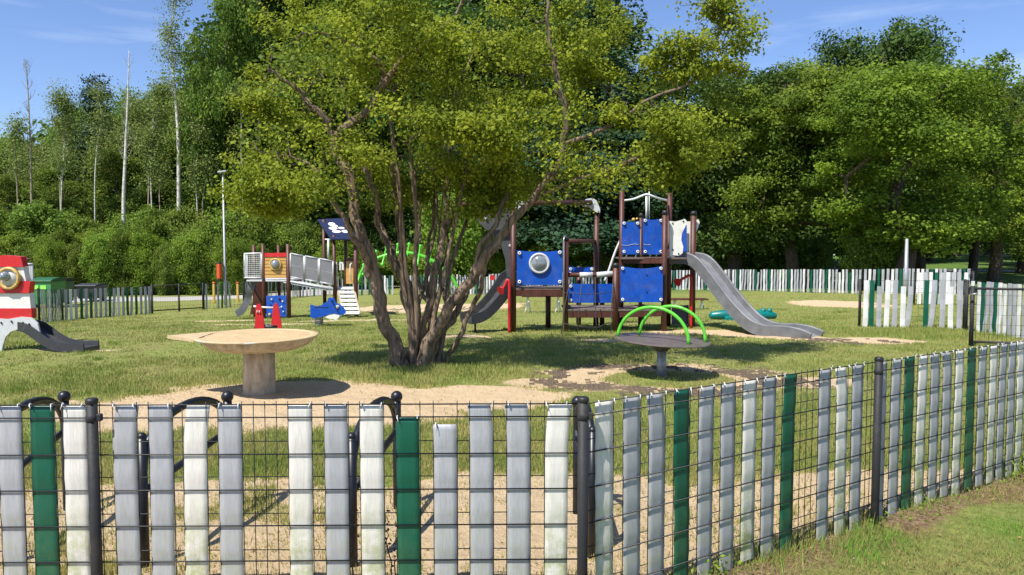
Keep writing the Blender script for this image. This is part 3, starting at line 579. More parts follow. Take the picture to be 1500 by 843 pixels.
for l in list(lob):
    for _ in range(5):
        a = rr.uniform(0, 6.28); e_ = rr.uniform(.8, 1.18); q = rr.uniform(.12, .3); lob.append((l[0] + math.cos(a) * l[3] * e_, l[1] + math.sin(a) * l[4] * e_, l[2] + rr.uniform(-.9, .7) * l[5], q * 1.5, q * 1.5, q * .7))
CC, P, N, T = clumped(lob, 2100, 265000, .20, rs, .7, .1)
vn = vnoise(P[:, 0] * 1.0 + P[:, 2] * .6, P[:, 2] * 1.6 + P[:, 1] * .55, 1.25) * .6 + vnoise(P[:, 0] - P[:, 1], P[:, 2] * 1.3 + 7, 2.9) * .4
ok = (vn > .49) | (rs.rand(len(P)) < .07); P, N, T = P[ok], N[ok], T[ok]
V, F = leafquads(P, N, .046, rs, .72); npmesh('crown', V, F, 'leaf_main', mt, tint=T)
mb = MB(); twigs(mb, roots, list(CC[:900]), rs, .017, .18, 4, .03); mb.build('branches', 'bark_dark', mt, 'stuff')

# ------------------------------------------------------------ fences
BOLD = [0, .054, .210, .362, .515, .667, .82]; THIN = [.157, .308, .465, .622, .775, .90]
FH = .94
def slat_mesh(w, ztop, zbot, seed, n_out=.0):
    """woven strip in local axes: x along the fence, y out of it, z up"""
    rs = random.Random(seed); lev = []
    keys = sorted([(FH - d, -1) for d in BOLD] + [(FH - d, 1) for d in THIN])
    def off(z):
        for (a, sa_), (b, sb) in zip(keys, keys[1:]):
            if a <= z <= b: t = (z - a) / (b - a); t = t * t * (3 - 2 * t); return (sa_ * (1 - t) + sb * t)
        return -1 if z > .9 else 1
    rows = 34; cols = 4; lean = rs.uniform(-.008, .008); curl = rs.uniform(.001, .005); bow = rs.uniform(-.003, .003) * (3 if rs.random() < .25 else 1); topk = rs.choice((0, 0, 0, -.012, .014)); V = []
    for side in (0, 1):
        for i in range(rows + 1):
            z = zbot + (ztop - zbot) * i / rows; o = off(z)
            for k in range(cols + 1):
                u = k / cols - .5
                V.append((u * w + lean * (z - .4) + bow * math.sin(z * 6) + topk * max(0, (z - .72) / .2) ** 2, -(o * .0022 - .0018 + curl * (1 - 4 * u * u) * (.35 if o > -.8 else .05)) + side * .0016, z))
    nn = (rows + 1) * (cols + 1); F = []; ix = lambda s, i, k: s * nn + i * (cols + 1) + k
    for i in range(rows):
        for k in range(cols): F.append((ix(0, i, k), ix(0, i, k + 1), ix(0, i + 1, k + 1), ix(0, i + 1, k))); F.append((ix(1, i, k + 1), ix(1, i, k), ix(1, i + 1, k), ix(1, i + 1, k + 1)))
        F.append((ix(1, i, 0), ix(0, i, 0), ix(0, i + 1, 0), ix(1, i + 1, 0))); F.append((ix(0, i, cols), ix(1, i, cols), ix(1, i + 1, cols), ix(0, i + 1, cols)))
    for k in range(cols): F.append((ix(0, rows, k), ix(0, rows, k + 1), ix(1, rows, k + 1), ix(1, rows, k)))
    return V, F
def post(mb, x, y, z0, z1, r=.027, cap=True):
    mb.tube([(x, y, z0 - .3), (x, y, z1)], r, 12)
def near_fence(A, B, posts, slats, label):
    t = thing('mesh_fence', label, 'fence', (A.x, A.y, 0)); d = (B - A); Ln = d.length; d.normalize(); ang = math.atan2(d.y, d.x)
    def px2s(px):        # distance along the run whose picture column is px
        k = (px - 750) / FPX; best = (1e9, 0)
        for i in range(int(Ln / .004)):
            s = i * .004; p = A + d * s; q = p.x / (p.y * math.cos(PITCH) + (CAM_H - FH) * math.sin(PITCH)); e = abs(q - k)
            if e < best[0]: best = (e, s)
        return best[1]
    # horizontal wires and vertical wires, each a piece
    R = Matrix.Rotation(ang, 4, 'Z'); loc = lambda s, o, z: R @ Vector((s, o, z))
    hm = MB().tube([(0, .0052, 0), (Ln, .0052, 0)], .0022, 6); first = None
    hb = MB().tube([(0, -.003, 0), (Ln, -.003, 0)], .0032, 6).build('horizontal_wire', 'wire'); hb.parent = t; hb.location = (0, 0, FH - BOLD[0]); hb.rotation_euler = (0, 0, ang)
    for k, dep in enumerate(BOLD[1:] + THIN):
        if k < len(BOLD) - 1: o = child(hb, t)
        elif first is None: o = hm.build('horizontal_wire', 'wire'); o.parent = t; first = o
        else: o = child(first, t)
        o.location = (0, 0, FH - dep); o.rotation_euler = (0, 0, ang)
    vm = MB().tube([(0, 0, .01), (0, 0, FH + .012)], .0021, 6); first = None; ss = []; cs = sorted(px2s(q[0]) for q in slats); vs = []
    for a_, b_ in zip(cs, cs[1:]):
        l_, r_ = a_ + .0500, b_ - .0500
        if r_ - l_ < .015: vs.append((l_ + r_) / 2)
        else:
            m_ = max(1, round((r_ - l_) / .0505)); vs += [l_ + (r_ - l_) * q / m_ for q in range(m_ + 1)]
    for xs in vs:
        if first is None: o = vm.build('vertical_wire', 'wire'); o.parent = t; first = o
        else: o = child(first, t)
        o.location = loc(xs, .0042, 0)
    ties = MB()
    for k, (px, c, drop) in enumerate(slats):
        s = px2s(px); w = .0965
        V, F = slat_mesh(w, FH - drop - .002, .0 + random.uniform(-.02, .03), k * 7 + int(Ln * 100))
        o = MB().add(V, F, True).build('slat', 'slat_' + c); o.parent = t; o.location = loc(s, 0, 0); o.rotation_euler = (0, 0, ang)
        for e in (-.042, .042):
            if random.random() < .85: p = loc(s + e + random.uniform(-.004, .004), -.004, FH - drop); a = A + p; ties.box((a.x, a.y, a.z + .001), (.004, .012, .012)); ties.tube([(a.x, a.y - .006, a.z + .004), (a.x + random.uniform(-.01, .01), a.y - .012, a.z + random.uniform(-.03, .02))], .0013, 4)
    ties.build('tie', 'tie', t, 'stuff')
    for px in posts:
        s = px2s(px); p = A + d * s; q = Vector((-d.y, d.x)) * .035
        mb = MB(); post(mb, p.x + q.x * 0 + d.y * .03, p.y - d.x * .03, -.02, FH + .02, .0225)
        po = mb.build('post', 'fence_post', t)
        MB().lathe([(.0227, 0), (.0245, .002), (.0245, .016), (.021, .022), (.001, .024)], (p.x + d.y * .03, p.y - d.x * .03, FH + .012), 14).build('post_cap', 'black', po)
        for zz in (FH - .062,): MB().lathe([(.0227, 0), (.0243, .001), (.0243, .026), (.0227, .027)], (p.x + d.y * .03, p.y - d.x * .03, zz), 14).box((p.x + d.y * .02 + d.x * .03, p.y - d.x * .03 + d.y * .03, zz + .017), (.022, .02, .03), bevel=.003).build('clamp', 'fence_post', po)
    return t
g_, w_, n_g = 'grey', 'white', 'green'
SL1 = [(-95, g_, 0), (-42, w_, 0), (13, g_, 0), (61, n_g, 0), (108, w_, 0), (182, g_, 0), (234, g_, 0), (283, w_, 0), (335, g_, 0), (438, w_, 0), (492, g_, 0), (544, w_, 0), (598, n_g, .055), (652, g_, .085), (705, g_, 0), (759, g_, 0), (815, w_, 0)]
near_fence(FA, FC + Vector((-.005, 0, 0)), [140, 858], SL1, 'dark wire mesh fence woven with white, grey and green slats across the front')
SL2 = [(887, w_), (927, g_), (964, g_), (1001, n_g), (1036, g_), (1068, g_), (1099, w_), (1128, g_), (1157, n_g), (1210, g_), (1236, w_), (1258, g_), (1293, g_), (1314, g_), (1334, n_g), (1353, w_), (1372, g_), (1390, g_), (1407, w_), (1425, n_g), (1441, g_), (1457, w_), (1471, g_), (1485, g_), (1498, w_), (1511, g_), (1523, n_g), (1535, g_), (1548, w_), (1560, g_)]
near_fence(FC + Vector((.02, .01, 0)), FB, [1280, 1600], [(a, b, 0) for a, b in SL2], 'dark wire mesh fence woven with slats running away to the right')

SLD = {}
def far_slat(c, v, h):
    k = (c, v)
    if k not in SLD:
        rs = random.Random(v * 13 + len(c)); bend = rs.uniform(-.02, .02) if v == 3 else rs.uniform(-.003, .003); V = []; F = []; n_ = 5
        for i in range(n_ + 1):
            z = h * i / n_; dx = bend * (1 - z / h) ** 2 * 3; yo = .008 * math.sin(i * 2.1 + v)
            for a, b in ((-.046, -.002), (0, -.006), (.046, -.002), (.046, .002), (-.046, .002)): V.append((a + dx, b + yo, z))
        for i in range(n_):
            for q in range(5): F.append((i * 5 + q, i * 5 + (q + 1) % 5, i * 5 + 5 + (q + 1) % 5, i * 5 + 5 + q))
        F += [tuple(range(5)), tuple(range(n_ * 5, n_ * 5 + 5))]
        o = MB().add(V, F).build('slat', 'slatf_' + c); SLD[k] = o.data; bpy.data.objects.remove(o, do_unlink=True)
    return SLD[k]
def far_fence(pts, label, pattern, pitch=.155, gaps=.04, rail=True, pm=2.5, slats=None, h=FH, wire=.003, name='mesh_fence'):
    pts = [Vector(p) for p in pts]; t = thing(name, label, 'fence', (pts[0].x, pts[0].y, tz(pts[0].x, pts[0].y))); mb = MB(); idx = 0
    rs = random.Random(len(pts) * 31 + int(abs(pts[0].x) * 10)); off = OFF[t]; po = []
    for A, B in zip(pts, pts[1:]):
        d = (B - A); d.z = 0; Ln = d.length; d.normalize(); ang = math.atan2(d.y, d.x)
        zA, zB = tz(A.x, A.y), tz(B.x, B.y)
        for k in range(5):
            dz = h - k * h / 4 + (.02 if k == 4 else 0)
            for e in ((0, .004) if k == 0 else (0,)): mb.tube([(A.x, A.y, zA + dz), (B.x, B.y, zB + dz)], wire * 1.3, 4)
        for i in range(int(Ln / .15)):
            p = A + d * (i * .15); z = tz(p.x, p.y); mb.tube([(p.x, p.y, z), (p.x, p.y, z + h + .01)], wire, 3, caps=False)
        npost = max(1, round(Ln / pm))
        for i in range(npost + 1): p = A + d * (Ln * i / npost); po.append((p.x, p.y))
        s = .12; 
        plan = slats if slats is not None else None
        if plan is None:
            plan = []
            while s < Ln - .06:
                if rs.random() > gaps: plan.append((s, pattern[idx % len(pattern)], rs.random() < .08))
                else: s += pitch * rs.choice((1, 2))
                idx += 1; s += pitch * rs.choice((.92, 1, 1, 1.08))
        else: plan = [(f * Ln, c, sh) for f, c, sh in plan]
        for s, c, short in plan:
            p = A + d * s + Vector((d.y, -d.x, 0)) * .012; o = bpy.data.objects.new('slat', far_slat({'w': 'white', 'g': 'grey', 'n': 'green'}[c], rs.randrange(6), h)); COL.objects.link(o); o.parent = t
            o.location = (p.x - off.x, p.y - off.y, tz(p.x, p.y) - off.z + .01); o.rotation_euler = (0, rs.uniform(-.012, .012), ang); o.scale = (1, 1, .87 if short else rs.uniform(.985, 1.01))
    mb.build('wire_mesh', 'wire', t, 'stuff')
    seen = []
    for x, y in po:
        if any(abs(x - a) + abs(y - b) < .3 for a, b in seen): continue
        seen.append((x, y)); z = tz(x, y); MB().tube([(x, y + .03, z - .1), (x, y + .03, z + h + .03)], .028, 8).build('post', 'fence_post', t)
    return t
def W_(px, Y): x = at(px, 430, Y).x; return (x, Y, 0)
lf1 = [W_(-60, 18.5), W_(55, 20.3), W_(90, 22.6), W_(222, 25.4)]
far_fence(lf1, 'low slatted mesh fence left of the mesh gate, in front of the waste bins', 'gngggngwgn', .16, .06)
far_fence([W_(298, 27), W_(356, 28.8), W_(440, 36.5), W_(560, 37)], 'dark slatted fence stretch behind the lamp post and the ship tower', 'gngngggng', .19, .1)
far_fence([W_(561, 37), W_(700, 35), W_(900, 36.5), W_(1070, 34)], 'long far fence stretch with dense slats behind the multi stemmed tree and play tower', 'wgnggwgwgg', .15, .03)
far_fence([W_(1071, 34), W_(1180, 30.5), W_(1262, 28.3), W_(1424, 27)], 'far fence stretch of white, grey and green slats right of the wavy slide', 'wgnwgggwgnggwgnwggw', .148, .0)
px_in = [(1269, 'w', 0), (1278, 'n', 0), (1289, 'g', 1), (1300.5, 'w', 0), (1312, 'g', 0), (1323.6, 'w', 1), (1334.7, 'g', 1), (1358, 'n', 0), (1369, 'g', 0), (1381.7, 'g', 0), (1393.5, 'w', 1), (1406, 'g', 0)]
far_fence([W_(1261, 14.75), W_(1415, 14.3)], 'short free standing fence panel with a gap between its slats at right', '', pm=1.9, slats=[((a - 1261) / 154, c, s) for a, c, s in px_in])
px_i2 = [(1426, 'w', 0), (1437, 'w', 0), (1444, 'n', 0), (1451, 'g', 0), (1457, 'g', 0), (1463, 'n', 0), (1470, 'w', 0), (1477, 'w', 0), (1484, 'g', 0), (1491, 'g', 0), (1498, 'w', 0), (1506, 'g', 0), (1514, 'n', 0), (1522, 'w', 0)]
far_fence([W_(1418, 14.0), W_(1535, 12.2)], 'slatted fence stretch behind the mesh gate at the right edge', '', pm=2.4, slats=[((a - 1418) / 117, c, s) for a, c, s in px_i2])
far_fence([W_(1340, 22.0), W_(1426, 21.0)], 'dark topped fence stretch between the free standing panel and the far fence', 'wgwngwgg', .15, .02)
def gate(A, B, label, h=.95, mid=None, base=True):
    A, B = Vector(A), Vector(B); A.z, B.z = tz(A.x, A.y), tz(B.x, B.y); t = thing('mesh_gate', label, 'gate', A); d = (B - A); L_ = d.length; d.normalize(); up = Vector((0, 0, 1))
    for p in ([A, B] + ([A + d * (L_ * mid)] if mid else [])): MB().tube([p - up * .1, p + up * (h + .04)], .032, 10).build('post', 'fence_post', t)
    for k in ((h, .08) if base else (h,)): MB().tube([A + up * k, B + up * k], .02, 6).build('rail', 'fence_post', t)
    mb = MB()
    for i in range(1, int(L_ / .06)): p = A + d * i * .06; mb.tube([p + up * .08, p + up * h], .0025, 3, caps=False)
    for i in range(1, 6): mb.tube([A + up * (h * i / 6 + .05), B + up * (h * i / 6 + .05)], .003, 4)
    mb.build('wire_mesh', 'wire', t, 'stuff'); return t
gate(W_(222, 25.6), W_(297, 27), 'dark mesh double gate without slats in the left fence', mid=.52)
g2 = gate(G(1422, 508), (at(1422, 508, 11.7).x + 1.1, 11.3, 0), 'dark framed mesh gate near the right edge of the picture', .93)
MB().tube([at(1421, 432, 11.68), at(1433, 430, 11.62)], .012, 6).build('handle', 'steel', g2)

# ------------------------------------------------------------ bicycle racks behind the near fence
def rack(px_b, px_n, label, Yb=4.45, Yn=3.62):
    b = at(px_b, 585, Yb); n = at(px_n, 628, Yn); n.z = .70; b.z = .665; t = thing('bicycle_rack', label, 'bicycle rack', (b.x, b.y, 0), 'black hoop bicycle racks behind the front fence')
    p = MB().tube([(b.x, b.y, -.1), (b.x, b.y, b.z)], .026, 12).build('post', 'rack', t); MB().ball((b.x, b.y, b.z + .022), .036, 18).build('ball_cap', 'rack', p)
    MB().tube([(n.x, n.y, -.1), (n.x, n.y, .655)], .023, 12).ball((n.x, n.y, .655), .0235, 14).build('post', 'rack', t)
    hp = []
    for i in range(19):
        a = math.pi * i / 18; c = -math.cos(a) * .5 + .5; x = n.x + (b.x - n.x) * c; y = n.y + (b.y - n.y) * c
        hp.append((x, y, (.46 if c < .5 else .46) + math.sin(a) ** .8 * .275))
    MB().tube(hp, .023, 10).build('hoop', 'rack', t)
    MB().tube([(n.x, n.y, .38), ((n.x + b.x) / 2, (n.y + b.y) / 2, .43), (b.x, b.y, .48)], .019, 10).build('brace', 'rack', t)
rack(94, -20, 'black hoop rack at the far left behind the front fence')
rack(333, 207, 'black hoop rack just right of the left fence post')
rack(581, 515, 'black hoop rack behind the low green slat')
rack(846, 868, 'black hoop rack right behind the corner fence post', 4.3, 3.75)

# ------------------------------------------------------------ concrete sand table
c = G(372, 583); c.y += .18; c.z = tz(c.x, c.y)
st = thing('sand_play_table', 'round concrete sand table with a pointed side tray on a thick pedestal', 'play table', c)
MB().lathe([(.19, -.1), (.172, .02), (.166, .3), (.166, .56)], c, 28).build('pedestal', 'concrete', st)
zr = .645
MB().lathe([(.17, .475), (.28, .48), (.42, .50), (.52, .54), (.575, .585), (.595, .625), (.597, zr - .012)], c, 40).build('bowl', 'concrete', st)
dc = Vector((c.x - .02, c.y, c.z))
MB().lathe([(.60, zr - .022), (.64, zr - .02), (.648, zr - .008), (.64, zr), (.575, zr + .002), (.56, zr - .01), (.55, zr - .03)], dc, 48).build('rim', 'rim', st)
V = []; F = []; nr, na = 8, 30
for i in range(nr + 1):
    for k in range(na):
        r_ = .57 * i / nr; a = k * 2 * math.pi / na; V.append((dc.x + r_ * math.cos(a), dc.y + r_ * math.sin(a), dc.z + zr - .006 + (vnoise(r_ * math.cos(a), r_ * math.sin(a), 9) - .45) * .035 * (i < nr) + .012 * (1 - i / nr)))
for i in range(nr):
    for k in range(na): F.append((i * na + k, i * na + (k + 1) % na, (i + 1) * na + (k + 1) % na, (i + 1) * na + k))
MB().add(V, F, True).build('sand_filling', 'sandfill', st)
tip = Vector((dc.x - .94, dc.y - .05, dc.z + zr - .03))
MB().prism([tip, tip + Vector((.08, -.07, 0)), dc + Vector((-.52, -.36, zr - .03)), dc + Vector((-.55, .34, zr - .03)), tip + Vector((.08, .07, 0))], (0, 0, .032)).build('side_tray', 'rim', st)
for a in (-2.2, -1.35): q = dc + Vector((math.cos(a) * .642, math.sin(a) * .642, zr - .012)); MB().box(q, (.11, .02, .014), Matrix.Rotation(a + math.pi / 2, 3, 'Z'), .004).build('clip', 'galv', st)
MB().lathe([(.012, 0), (.012, .012)], (c.x - .03, c.y - .19, c.z + .50), 10, 'Y').build('drain_hole', 'black', st)

# ------------------------------------------------------------ spinner
c = G(970, 553); c.y += .05
sp_ = thing('spinning_platform', 'tilted brown spinning platform with two crossed bright green hoops', 'spinner', c)
ax = Matrix.Rotation(RAD(3.2), 3, 'Y') @ Matrix.Rotation(RAD(1.0), 3, 'X'); H0 = .455
def tl(v): return Vector((c.x, c.y, c.z + H0)) + ax @ Vector(v)
MB().tube([(c.x, c.y, c.z - .1), (c.x, c.y, c.z + .37)], .058, 20).build('pole', 'galv', sp_)
mb = MB(); prof = [(.062, -.14), (.085, -.12), (.17, -.05), (.30, -.02), (.57, -.014), (.585, -.006), (.582, .006), (.001, .012)]; V = []; n_ = 44
for r_, h_ in prof:
    for k in range(n_): a = 2 * math.pi * k / n_; V.append(tl((r_ * math.cos(a), r_ * math.sin(a), h_)))
mb.add(V, [(i * n_ + k, i * n_ + (k + 1) % n_, (i + 1) * n_ + (k + 1) % n_, (i + 1) * n_ + k) for i in range(len(prof) - 1) for k in range(n_)]).build('disc', 'spin', sp_)
for (p0, p1) in (((-.53, .06, 0), (.25, -.33, 0)), ((-.22, .33, 0), (.52, -.05, 0))):
    pts = []
    for i in range(25):
        a = math.pi * i / 24; f = .5 - .5 * math.cos(a); pts.append(tl((p0[0] + (p1[0] - p0[0]) * f, p0[1] + (p1[1] - p0[1]) * f, .005 + math.sin(a) * .40)))
    MB().tube(pts, .0215, 10).build('hoop', 'green', sp_)

# ------------------------------------------------------------ rubber mats (honeycomb strips, partly buried)
def mat_net(cx, cy, rx, ry, rot, label, hole=None, seed=1):
    rs = random.Random(seed); mb = MB(); p = .055; n1, n2 = int(rx / p) + 1, int(ry / p) + 1
    for i in range(-n1, n1 + 1):
        for j in range(-n2, n2 + 1):
            u, v = i * p, j * p
            if (u / rx) ** 4 + (v / ry) ** 4 > 1: continue
            if hole and ((u - hole[0]) / hole[2]) ** 2 + ((v - hole[1]) / hole[3]) ** 2 < 1: continue
            x = cx + u * math.cos(rot) - v * math.sin(rot); y = cy + u * math.sin(rot) + v * math.cos(rot); bury = vnoise(x, y, 1.6) * .7 + vnoise(x, y, 6) * .3
            if bury > .60 + rs.uniform(-.16, .14): continue
            if (u / rx) ** 2 + (v / ry) ** 2 > rs.uniform(.7, 1.25): continue
            z = tz(x, y) + .006 - .022 * (vnoise(x, y, 2.2) - .25)
            a = Matrix.Rotation(rot, 3, 'Z')
            mb.box((x, y, z), (p, .009, .022), a); mb.box(Vector((x, y, z)) + a @ Vector((p / 2, p / 2, 0)), (.009, p * .98, .02), a)
    o = mb.build('rubber_mat', 'rubber'); tag(o, label, 'safety mat'); o['kind'] = 'stuff'
mat_net(1.95, 8.85, 1.75, 1.15, -.05, 'black rubber honeycomb mat sunk in sand round the spinner', (-.05, 0, .95, .62), 4)
mat_net(5.6, 12.35, .95, .5, -.35, 'black rubber honeycomb mat at the foot of the wavy slide', None, 8)

# ------------------------------------------------------------ main play tower
Yt = G(752, 487).y
tw = thing('play_tower', 'play tower with blue panels, brown posts and a wavy grey slide', 'play tower', (at(850, 480, Yt).x, Yt, tz(1.5, Yt)))
def ppost(px, top, Y, w, m='brown', cap=False, bottom=None, parent=None):
    a = at(px, top, Y); zb = tz(a.x, Y) - .1 if bottom is None else at(px, bottom, Y).z; r = w / FPX * Y / 2
    o = MB().tube([(a.x, Y, zb), (a.x, Y, a.z)], r * 1.04, 8).build('post', m, parent or tw)
    if cap: MB().lathe([(r * 1.15, -.05), (r * 1.15, .0), (r * .9, .03), (.001, .035)], (a.x, Y, a.z), 10).build('post_cap', 'black', o)
    return o
def panel(name, pts, Y, m, th=.02, parent=None, Y2=None):
    """upright board whose outline is given where it stands, at depth Y (to Y2 at its right end)"""
    xs = [p[0] for p in pts]; a, b = min(xs), max(xs); Y2 = Y if Y2 is None else Y2
    P = [at(px, py, Y + (Y2 - Y) * (px - a) / max(1e-6, b - a)) for px, py in pts]
    nrm = (at(b, 400, Y2) - at(a, 400, Y)); nrm = Vector((-nrm.y, nrm.x, 0)).normalized() * th
    return MB().prism(P, nrm).build(name, m, parent or tw)
def wavy(x0, y0, x1, y1, sag=2.0, n=8):
    top = [(x0 + (x1 - x0) * i / n, y0 + sag * math.sin(math.pi * i / n) * 1.5) for i in range(n + 1)]
    return top + [(x1, y1), (x1 - .5, y1 + 1)] + [(x0 + .5, y1 + 1), (x0, y1)]
def washer(px, py, Y, r=2.6, parent=None):
    p = at(px, py, Y); k = FPX / Y
    o = MB().lathe([(r / k, .0), (r / k, -.03), (r / k * .8, -.036), (r / k * .4, -.036), (r / k * .4, -.02)], p, 12, 'Y').build('bolt_disc', 'white', parent)
    MB().lathe([(r / k * .38, -.02), (r / k * .38, -.03)], p, 8, 'Y').build('bolt_head', 'black', parent if parent.parent is None else parent.parent)
Yf, Yb = Yt, Yt + 1.0
for px, top, Y, w, cap in ((752, 305, Yf, 8, False), (829, 349, Yf, 8, True), (902, 388, Yf, 9, True), (911, 280, Yf + .45, 7, False), (939, 315, Yf + .4, 5.5, True), (974, 311, Yf + .1, 8, True), (981, 283, Yb + .1, 7.5, False), (1016, 312, Yb - .1, 8.5, True),
                           (803, 424, Yb - .1, 7.5, False), (874, 308, Yb + .2, 7.5, False), (848, 392, Yb + .5, 7, True), (882, 440, Yb + .4, 7, False), (940, 446, Yb + .1, 7.5, False)):
    ppost(px, top, Y, w, cap=cap)
def beam(px0, py0, Y0, px1, py1, Y1, hpx, th=.06, m='brown', name='beam'):
    a, b = at(px0, py0, Y0), at(px1, py1, Y1); h = hpx / FPX * Y0; d = (b - a); R = Matrix.Rotation(math.atan2(d.y, d.x), 3, 'Z') @ Matrix.Rotation(-math.atan2(d.z, math.hypot(d.x, d.y)), 3, 'Y')
    return MB().box((a + b) / 2, (d.length, th, h), R, .006).build(name, m, tw)
beam(756, 429, Yf, 826, 429, Yf, 10); beam(756, 428, Yf + .9, 826, 428, Yf + .9, 9); beam(833, 461, Yf, 898, 461, Yf, 9); beam(907, 461, Yf, 970, 459, Yf, 9)
beam(914, 382, Yf + .38, 971, 382, Yf + .1, 9); beam(907, 459, Yb, 975, 458, Yb, 8)
def deckpl(px0, px1, py, Y0, Y1, n):
    a = at(px0, py, Y0); b = at(px1, py, Y0)
    for i in range(n):
        y = Y0 + (Y1 - Y0) * (i + .5) / n; MB().box(((a.x + b.x) / 2, y, a.z), (b.x - a.x, (Y1 - Y0) / n - .008, .035), None, .004).build('deck_plank', 'deck', tw)
deckpl(754, 828, 424, Yf - .03, Yf + .95, 6); deckpl(828, 976, 455, Yf - .04, Yf + 1.1, 7); deckpl(911, 1006, 379, Yf + .2, Yf + 1.1, 6)
# blue boards
pw = panel('window_panel', wavy(757, 367, 824, 417, 1.5), Yf - .06, 'blue'); 
for q in ((761, 371), (820, 370), (761, 413), (820, 413)): washer(*q, Yf - .065, parent=pw)
p = at(790, 386, Yf - .08); r0 = 15 / FPX * Yf
MB().lathe([(r0 * .8, -.02), (r0 * .86, -.035), (r0, -.03), (r0 * 1.02, 0), (r0, .02), (r0 * .8, .02)], p, 28, 'Y').build('porthole_ring', 'graypanel', pw)
MB().lathe([(.001, -.075), (r0 * .4, -.066), (r0 * .66, -.04), (r0 * .82, -.005)], p, 24, 'Y').build('porthole_bubble', 'glass', pw)
for rect, Y, sag in (((911, 324, 937, 372), Yf + .36, 1.2), ((942, 320, 971, 372), Yf + .3, 1.5), ((909, 390, 971, 442), Yf - .05, 2.5), ((833, 416, 902, 443), Yf + .98, .2), ((833, 391, 870, 404), Yb + .3, .8), ((828, 422, 834, 438), Yf + .9, 0)):
    pb = panel('blue_panel', wavy(*rect, sag), Y, 'blue', .018)
    if rect[2] - rect[0] > 20:
        for q in ((rect[0] + 3, rect[1] + 3.5), (rect[2] - 3, rect[1] + 3.5), (rect[0] + 3, rect[3] - 3), (rect[2] - 3, rect[3] - 3)): washer(*q, Y - .005, 2.3, pb)
panel('dark_panel', wavy(984, 447, 1009, 474, .5), Yb - .2, 'navy', .02)
# two little handles and a wave line routed on the upper boards
MB().tube([at(911 + i * 3.2, 359 + math.sin(i * .8) * 1.2, Yf + .355) for i in range(9)], .005, 4).build('wave_line', 'graypanel', tw)
MB().tube([at(943 + i * 2.6, 358 + math.sin(i * .8) * 1.2, Yf + .295) for i in range(5)], .005, 4).build('wave_line', 'graypanel', tw)
for q in ((947.5, 403), (947.5, 428)): MB().lathe([(.016, 0), (.016, -.012)], at(*q, Yf - .05), 8, 'Y').build('bolt_head', 'black', tw)
for q in (918, 932, 953, 962): MB().tube([at(q, 373, Yf + .4), at(q - 1.5, 378, Yf + .4)], .014, 6).build('bracket', 'white', tw)
MB().ball(at(928, 322, Yf + .6), .035, 10).ball(at(933, 321, Yf + .6), .025, 10).build('play_knob', 'yellow', tw)
# top rail of the climbing bay with moulded corners
MB().tube([at(672, 300, Yf + .2), at(760, 298, Yf + .2), at(866, 297, Yb + .1)], .052, 10).build('top_rail', 'brown', tw)
panel('corner_plate', [(858, 292), (868, 290), (874, 294), (879, 306), (879, 312), (873, 311), (864, 303), (858, 302)], Yb + .1, 'graypanel', .12)
panel('corner_plate', [(752, 296), (762, 293), (770, 297), (768, 303), (758, 308), (751, 315)], Yf + .05, 'graypanel', .12)
MB().tube([at(832, 354, Yf + .1), at(872, 354, Yb + .2)], .045, 8).build('cross_bar', 'brown', tw)
MB().tube([at(832, 403, Yf + .05), at(902, 403, Yf + .05)], .045, 10).build('cross_bar', 'brown', tw)
MB().tube([at(849, 403, Yf + .03), at(868, 403, Yf + .03)], .05, 10).build('collar', 'graypanel', tw); MB().tube([at(874, 403, Yf + .03), at(898, 401, Yf + .03)], .052, 10).build('collar', 'graypanel', tw)
MB().tube([at(825.5, 487, Yf - .1), at(825.5, 352, Yf - .1), at(827, 347, Yf - .08), at(829, 347, Yf - .02)], .014, 8).build('steel_pole', 'steel', tw)
MB().tube(spline([tuple(at(886, 412, Yf + .6)), tuple(at(892, 396, Yf + .6)), tuple(at(901, 370, Yf + .55)), tuple(at(909, 352, Yf + .5))], 4), .024, 8).build('steel_pole', 'whitemetal', tw)
# mast of the tower
MB().tube([at(947, 325, Yf + .55), at(947, 288, Yf + .55)], .02, 8).tube([at(951, 325, Yf + .55), at(951, 272, Yf + .55)], .01, 6).build('mast', 'whitemetal', tw)
MB().tube([tuple(v) for v in spline([tuple(at(914, 294, Yf + .45)), tuple(at(928, 292, Yf + .5)), tuple(at(943, 286, Yf + .55)), tuple(at(950, 285.5, Yf + .55)), tuple(at(962, 290, Yf + .6)), tuple(at(977, 294, Yb + .0))], 4)], .02, 8).build('mast_arm', 'whitemetal', tw)
# rope net
mb = MB(); tops = [836, 853, 872, 899]; bots = [822, 846, 874, 895]
for a_, b_ in zip(tops, bots): mb.tube([at(a_, 406, Yf), at((a_ + b_) / 2 - 1, 445, Yf - .25), at(b_, 489, Yf - .5)], .009, 5)
mb.tube([at(826, 429, Yf - .1), at(849, 431, Yf - .14), at(872, 431, Yf - .14), at(897, 428, Yf - .1)], .008, 5).tube([at(826, 474, Yf - .4), at(848, 479, Yf - .4), at(876, 480, Yf - .4), at(893, 472, Yf - .4)], .008, 5)
mb.tube([at(810, 500, Yf - .9), at(822, 489, Yf - .5), at(848, 492, Yf - .5), at(875, 492, Yf - .5), at(899, 496, Yf - .5)], .009, 5)
mb.build('rope_net', 'rope', tw)
